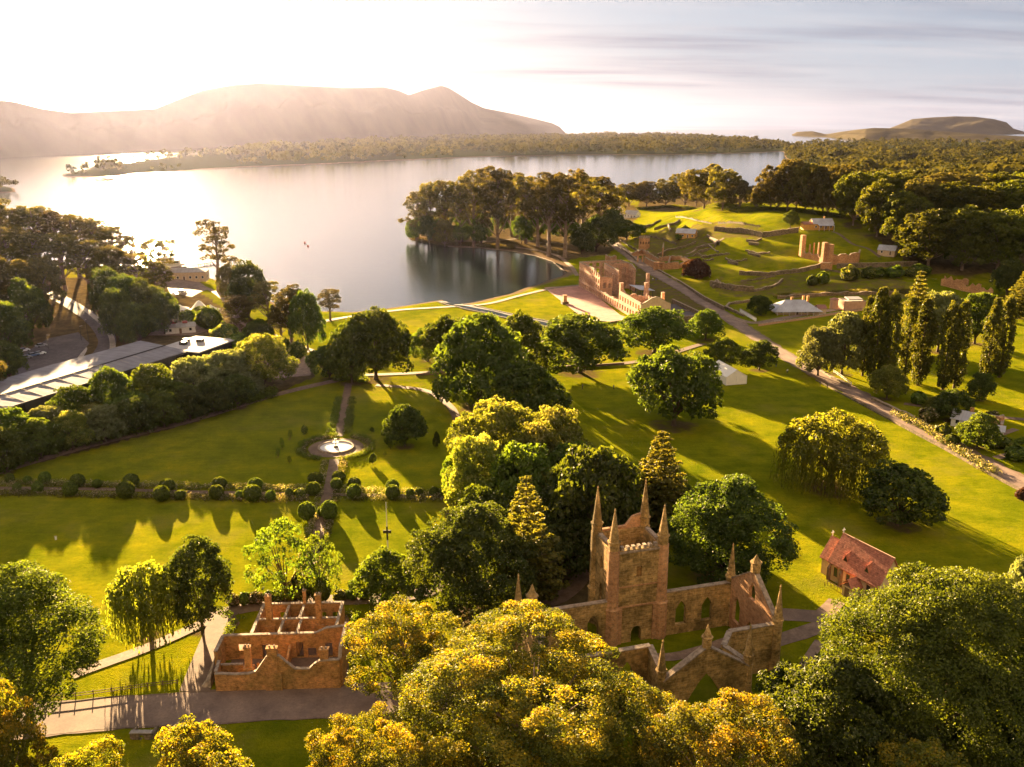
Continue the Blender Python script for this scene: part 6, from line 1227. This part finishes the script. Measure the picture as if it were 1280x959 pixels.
hr = bmesh.new(); bmesh.ops.create_uvsphere(hr, u_segments=10, v_segments=7, radius=.118); [setattr(v, 'co', v.co + Vector((0, -.012, 1.69))) for v in hr.verts]; bmesh.ops.delete(hr, geom=[f for f in hr.faces if f.calc_center_median().z < 1.66 and f.calc_center_median().y > 0.0], context='FACES')
HA = bpy.data.meshes.new('hair'); hr.to_mesh(HA); hr.free(); HA.materials.append(M['cloth_dark'])
for x, y, rz, s_, t_, l in [(728, 487, 1.0, 'cloth_dark', 'cloth_dark', 'person in dark clothes standing on the lawn below the wide oak'), (767, 487, 2.2, 'cloth_blue', 'cloth_dark', 'person in a blue top on the lawn left of the dense round tree'),
    (970, 459, 2.6, 'cloth_dark', 'cloth_blue', 'person in dark top on the gravel where the road widens'), (984, 467, .4, 'white_paint', 'cloth_dark', 'person in a white top at the edge of the lawn below the road'),
    (1025, 483, 1.4, 'cloth_dark', 'cloth_dark', 'left of two people in dark clothes on the lawn near the road bend'), (1034, 486, 4.0, 'cloth_dark', 'cloth_dark', 'right of two people in dark clothes on the lawn near the road bend'),
    (816, 351, 0.3, 'white_paint', 'cloth_blue', 'walker in a white top on the road behind the great ruin'), (820, 352, 0.3, 'cloth_blue', 'cloth_dark', 'walker in a blue top beside another on the road behind the great ruin'), (492, 868, 1.2, 'white_paint', 'cloth_dark', 'person in a white top on the lower road under the open crowned tree')]:
    p = P(x, y); e = empty('person', (p.x, p.y, p.z), rz, l, 'person', 'visitors on foot'); bo = link('body', body, e); link('shirt', SH[s_], e); link('trousers', TR[t_], e); link('hair', HA, e)
# cars in the park at the far left
def car_parts():
    bm = MB(); prof = [(-2.15, .35), (2.15, .35), (2.2, .75), (1.9, .92), (.95, 1.0), (-1.75, 1.02), (-2.15, .9)]
    top = [(.75, 1.0), (.15, 1.45), (-1.15, 1.47), (-1.75, 1.02)]
    def ext(m, pr, w0, w1=None):
        n = len(pr); b0 = len(m.v); m.v += [(x, -w0, z) for x, z in pr] + [(x, w0, z) for x, z in pr]; m.f.append(tuple(range(b0, b0 + n))[::1]); m.f.append(tuple(range(b0 + 2 * n - 1, b0 + n - 1, -1)))
        for i in range(n): j = (i + 1) % n; m.f.append((b0 + i, b0 + n + i, b0 + n + j, b0 + j))
    ext(bm, prof, .86); gl = MB(); ext(gl, top, .72); rf = MB(); rf.box(-.5, 0, 1.46, 1.52, 1.5, 1.36)
    return bm, gl, rf
CARP = {}
def car(px, py, rz, mt, label):
    p = P(px, py); e = empty('parked_car', (p.x, p.y, p.z + .1), rz, label, 'car', 'cars in the car park at the far left'); 
    if not CARP:
        bm, gl, rf = car_parts(); 
        for k in ('car_white', 'car_blue', 'car_grey'): o = bm.build('body', k, None); CARP[k] = o.data; bpy.data.objects.remove(o)
        for k, mm, q in (('cabin_glass', gl, 'glass_dark'), ('roof', rf, 'car_grey')): o = mm.build(k, q, None); CARP[k] = o.data; bpy.data.objects.remove(o)
        wb = bmesh.new(); bmesh.ops.create_cone(wb, cap_ends=True, segments=14, radius1=.33, radius2=.33, depth=.22, matrix=Matrix.Rotation(math.pi / 2, 4, 'X')); me = bpy.data.meshes.new('wheel'); wb.to_mesh(me); wb.free(); me.materials.append(M['metal_dark']); CARP['wheel'] = me
    link('body', CARP[mt], e); link('cabin_glass', CARP['cabin_glass'], e); link('roof', CARP['roof'], e)
    for x in (-1.35, 1.35):
        for y in (-.8, .8): wl = link('wheel', CARP['wheel'], e); wl.location = (x, y, .33)
for x, y, rz, c_, l in [(33, 449, .9, 'car_grey', 'grey parked car nearest the dark tree at the far left'), (42, 446, .9, 'car_blue', 'blue parked car beside the grey one at the far left'), (50, 444, .9, 'car_white', 'white parked car near the foot of the lamp post'), (30, 440, .9, 'car_white', 'white parked car in the upper row of the car park'), (52, 434, .9, 'car_grey', 'grey parked car in the upper row, behind the lamp post'), (218, 370, .3, 'car_white', 'white car beside the yard near the jetty building'), (228, 366, 1.2, 'car_grey', 'grey car on the yard near the jetty building')]: car(x, y, rz, c_, l)
for i, (x, y, t, l) in enumerate([(61, 437, 419, 'left of three slim lamp posts by the car park'), (102, 426, 408, 'middle one of three slim lamp posts by the car park'), (111, 428, 400, 'right one of three slim lamp posts, at the curve of the road')]):
    p = P(x, y); hh = height_at(x, y, t); b = Bld('lamp_post', p.x, p.y, i, l, 'lamp post', 'car park lamp posts'); m = MB(); m.tube([(0, 0, -.2), (0, 0, hh)], [.11, .07], 8); b.part('pole', m, 'metal_dark'); m = MB(); m.box(.5, 0, hh - .05, hh + .12, 1.3, .35); b.part('lamp_head', m, 'concrete')
for x, y, l in [(381, 304, 'left of two tiny dark mooring buoys on the bright water'), (385, 308, 'right of two tiny dark mooring buoys on the bright water')]:
    X_, Y_ = on_plane(x, y, WATER_Z); b = Bld('mooring_buoy', X_, Y_, 0, l, 'buoy', 'mooring buoys', z=WATER_Z); m = MB(); m.frustum(0, 0, -.4, .1, .5, .95, 10); m.frustum(0, 0, .1, .9, .95, .5, 10); m.frustum(0, 0, .9, 1.1, .15, .15, 6); b.part('float', m, 'dull_red'); m = MB(); m.tube([(0, 0, 1.1), (0, 0, 2.0)], [.06, .06], 5); m.frustum(0, 0, 1.9, 2.3, .25, .05, 6); b.part('top_mark', m, 'metal_dark')
p = P(178, 924); b = Bld('drain_culvert', p.x, p.y, 0, 'small dark stone culvert mouth on the verge below the lower road', 'culvert'); m = MB(); wall(m, (-1.4, 0), (1.4, 0), .5, 1.1, [(1.4, .9, 0, .75, 'a')]); m.box(-1.5, .9, -.4, .8, .4, 2.0); m.box(1.5, .9, -.4, .8, .4, 2.0); b.part('headwall', m, 'rubble'); m = MB(); m.box(0, -.02, 1.12, 1.24, 3.2, .75); b.part('cap_stone', m, 'concrete')
p = P(70, 675); b = Bld('survey_post', p.x, p.y, .3, 'small white marker post on the shaded lawn at the left', 'marker'); m = MB(); m.box(0, 0, -.2, .7, .35, .25, 0, .85); b.part('post', m, 'white_paint'); m = MB(); m.box(0, 0, .7, .78, .42, .32); b.part('cap', m, 'concrete')
p = P(355, 750); b = Bld('interpretive_sign', p.x, p.y, .1, 'small white sign on a post behind the brick ruin', 'sign'); m = MB(); m.box(0, 0, -.2, 1.7, .09, .09); b.part('post', m, 'timber'); m = MB(); m.box(0, -.07, 1.2, 1.9, .7, .05); b.part('panel', m, 'white_paint')
p = P(706, 382)
for x, y, l in [(1150, 527, 'pale boulder beside the road near the cottage bushes'), (1008, 463, 'pale boulder at the edge of the road widening')]:
    p = P(x, y); bm = bmesh.new(); bmesh.ops.create_icosphere(bm, subdivisions=2, radius=1.0); rr = random.Random(x)
    for v in bm.verts: v.co = Vector((v.co.x * .9, v.co.y * .6, v.co.z * .55)) * rr.uniform(.85, 1.12)
    me = bpy.data.meshes.new('boulder'); bm.to_mesh(me); bm.free(); me.materials.append(M['coping']); o = link('boulder', me); o.location = (p.x, p.y, p.z + .25); tag(o, l, 'rock')
# jetty with decks beside the ferry building
X_, Y_ = on_plane(238, 334, WATER_Z); b = Bld('timber_jetty', X_, Y_, R(60), 'timber jetty running out into the glaring water beside the pale jetty building', 'jetty', z=WATER_Z); m = MB(); m.box(0, 0, 1.2, 1.5, 42, 4); b.part('deck', m, 'timber'); m = MB(); [m.frustum(x, y, -2, 1.2, .2, .2, 8) for x in range(-20, 21, 5) for y in (-1.7, 1.7)]; b.part('piles', m, 'timber')
X_, Y_ = on_plane(212, 333, WATER_Z); b = Bld('ferry_boat', X_, Y_, R(8), 'white two deck ferry lying in the glare beside the jetty', 'boat', z=WATER_Z)
m = MB(); m.hexa([(-9, -2.6, -.5), (8, -2.6, -.5), (8, 2.6, -.5), (-9, 2.6, -.5), (-9.3, -3.2, 1.6), (10.5, -2.0, 1.9), (10.5, 2.0, 1.9), (-9.3, 3.2, 1.6)]); b.part('hull', m, 'white_paint'); m = MB(); m.box(-1, 0, 1.7, 4.0, 15, 5.2); m.box(-2, 0, 4.0, 6.0, 10, 4.4); b.part('cabin', m, 'white_paint'); m = MB(); m.box(-1, 0, 2.5, 3.4, 14.5, 5.26); m.box(-2, 0, 4.6, 5.4, 9.5, 4.46); b.part('windows', m, 'glass_dark')
# houses scattered in the far right woods
for i, (x, y, l) in enumerate([(1178, 212, 'tiny white house in the wooded country, nearest the middle'), (1183, 207, 'tiny white house just above its neighbour in the far woods'), (1160, 214, 'tiny pale house left of the white pair in the far woods')]):
    gable_house('far_house', x, y, R(20 * i), 14, 9, 5, 8.5, 'white_paint', 'roof_pale', l, group='houses in the far woods', windows=False).e.location.z += 6
# bare soil and leaf litter under the trees
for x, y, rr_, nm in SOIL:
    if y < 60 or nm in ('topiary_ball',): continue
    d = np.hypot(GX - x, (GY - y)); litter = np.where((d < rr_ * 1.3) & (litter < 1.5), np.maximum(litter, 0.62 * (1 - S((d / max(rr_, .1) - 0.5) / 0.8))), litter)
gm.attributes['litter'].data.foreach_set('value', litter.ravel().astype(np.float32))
# ------------------------------------------------------------------ the air
HAZE_DENSITY, HAZE_G = 4.8e-6, 0.77
m = mat('haze'); g = NT(m); v = g.n('ShaderNodeVolumePrincipled'); v.inputs['Color'].default_value = (0.62, 0.62, 0.95, 1); v.inputs['Density'].default_value = HAZE_DENSITY; v.inputs['Anisotropy'].default_value = HAZE_G
g.l(v.outputs[0], g.n('ShaderNodeOutputMaterial').inputs['Volume']); M['haze'] = m
q = MB(); q.box(0, 13000, -12, 640, 54000, 29000); o = q.build('haze', 'haze'); tag(o, kind='stuff'); o['label'] = 'warm morning haze filling the air over the bay and hills'; o['category'] = 'haze'
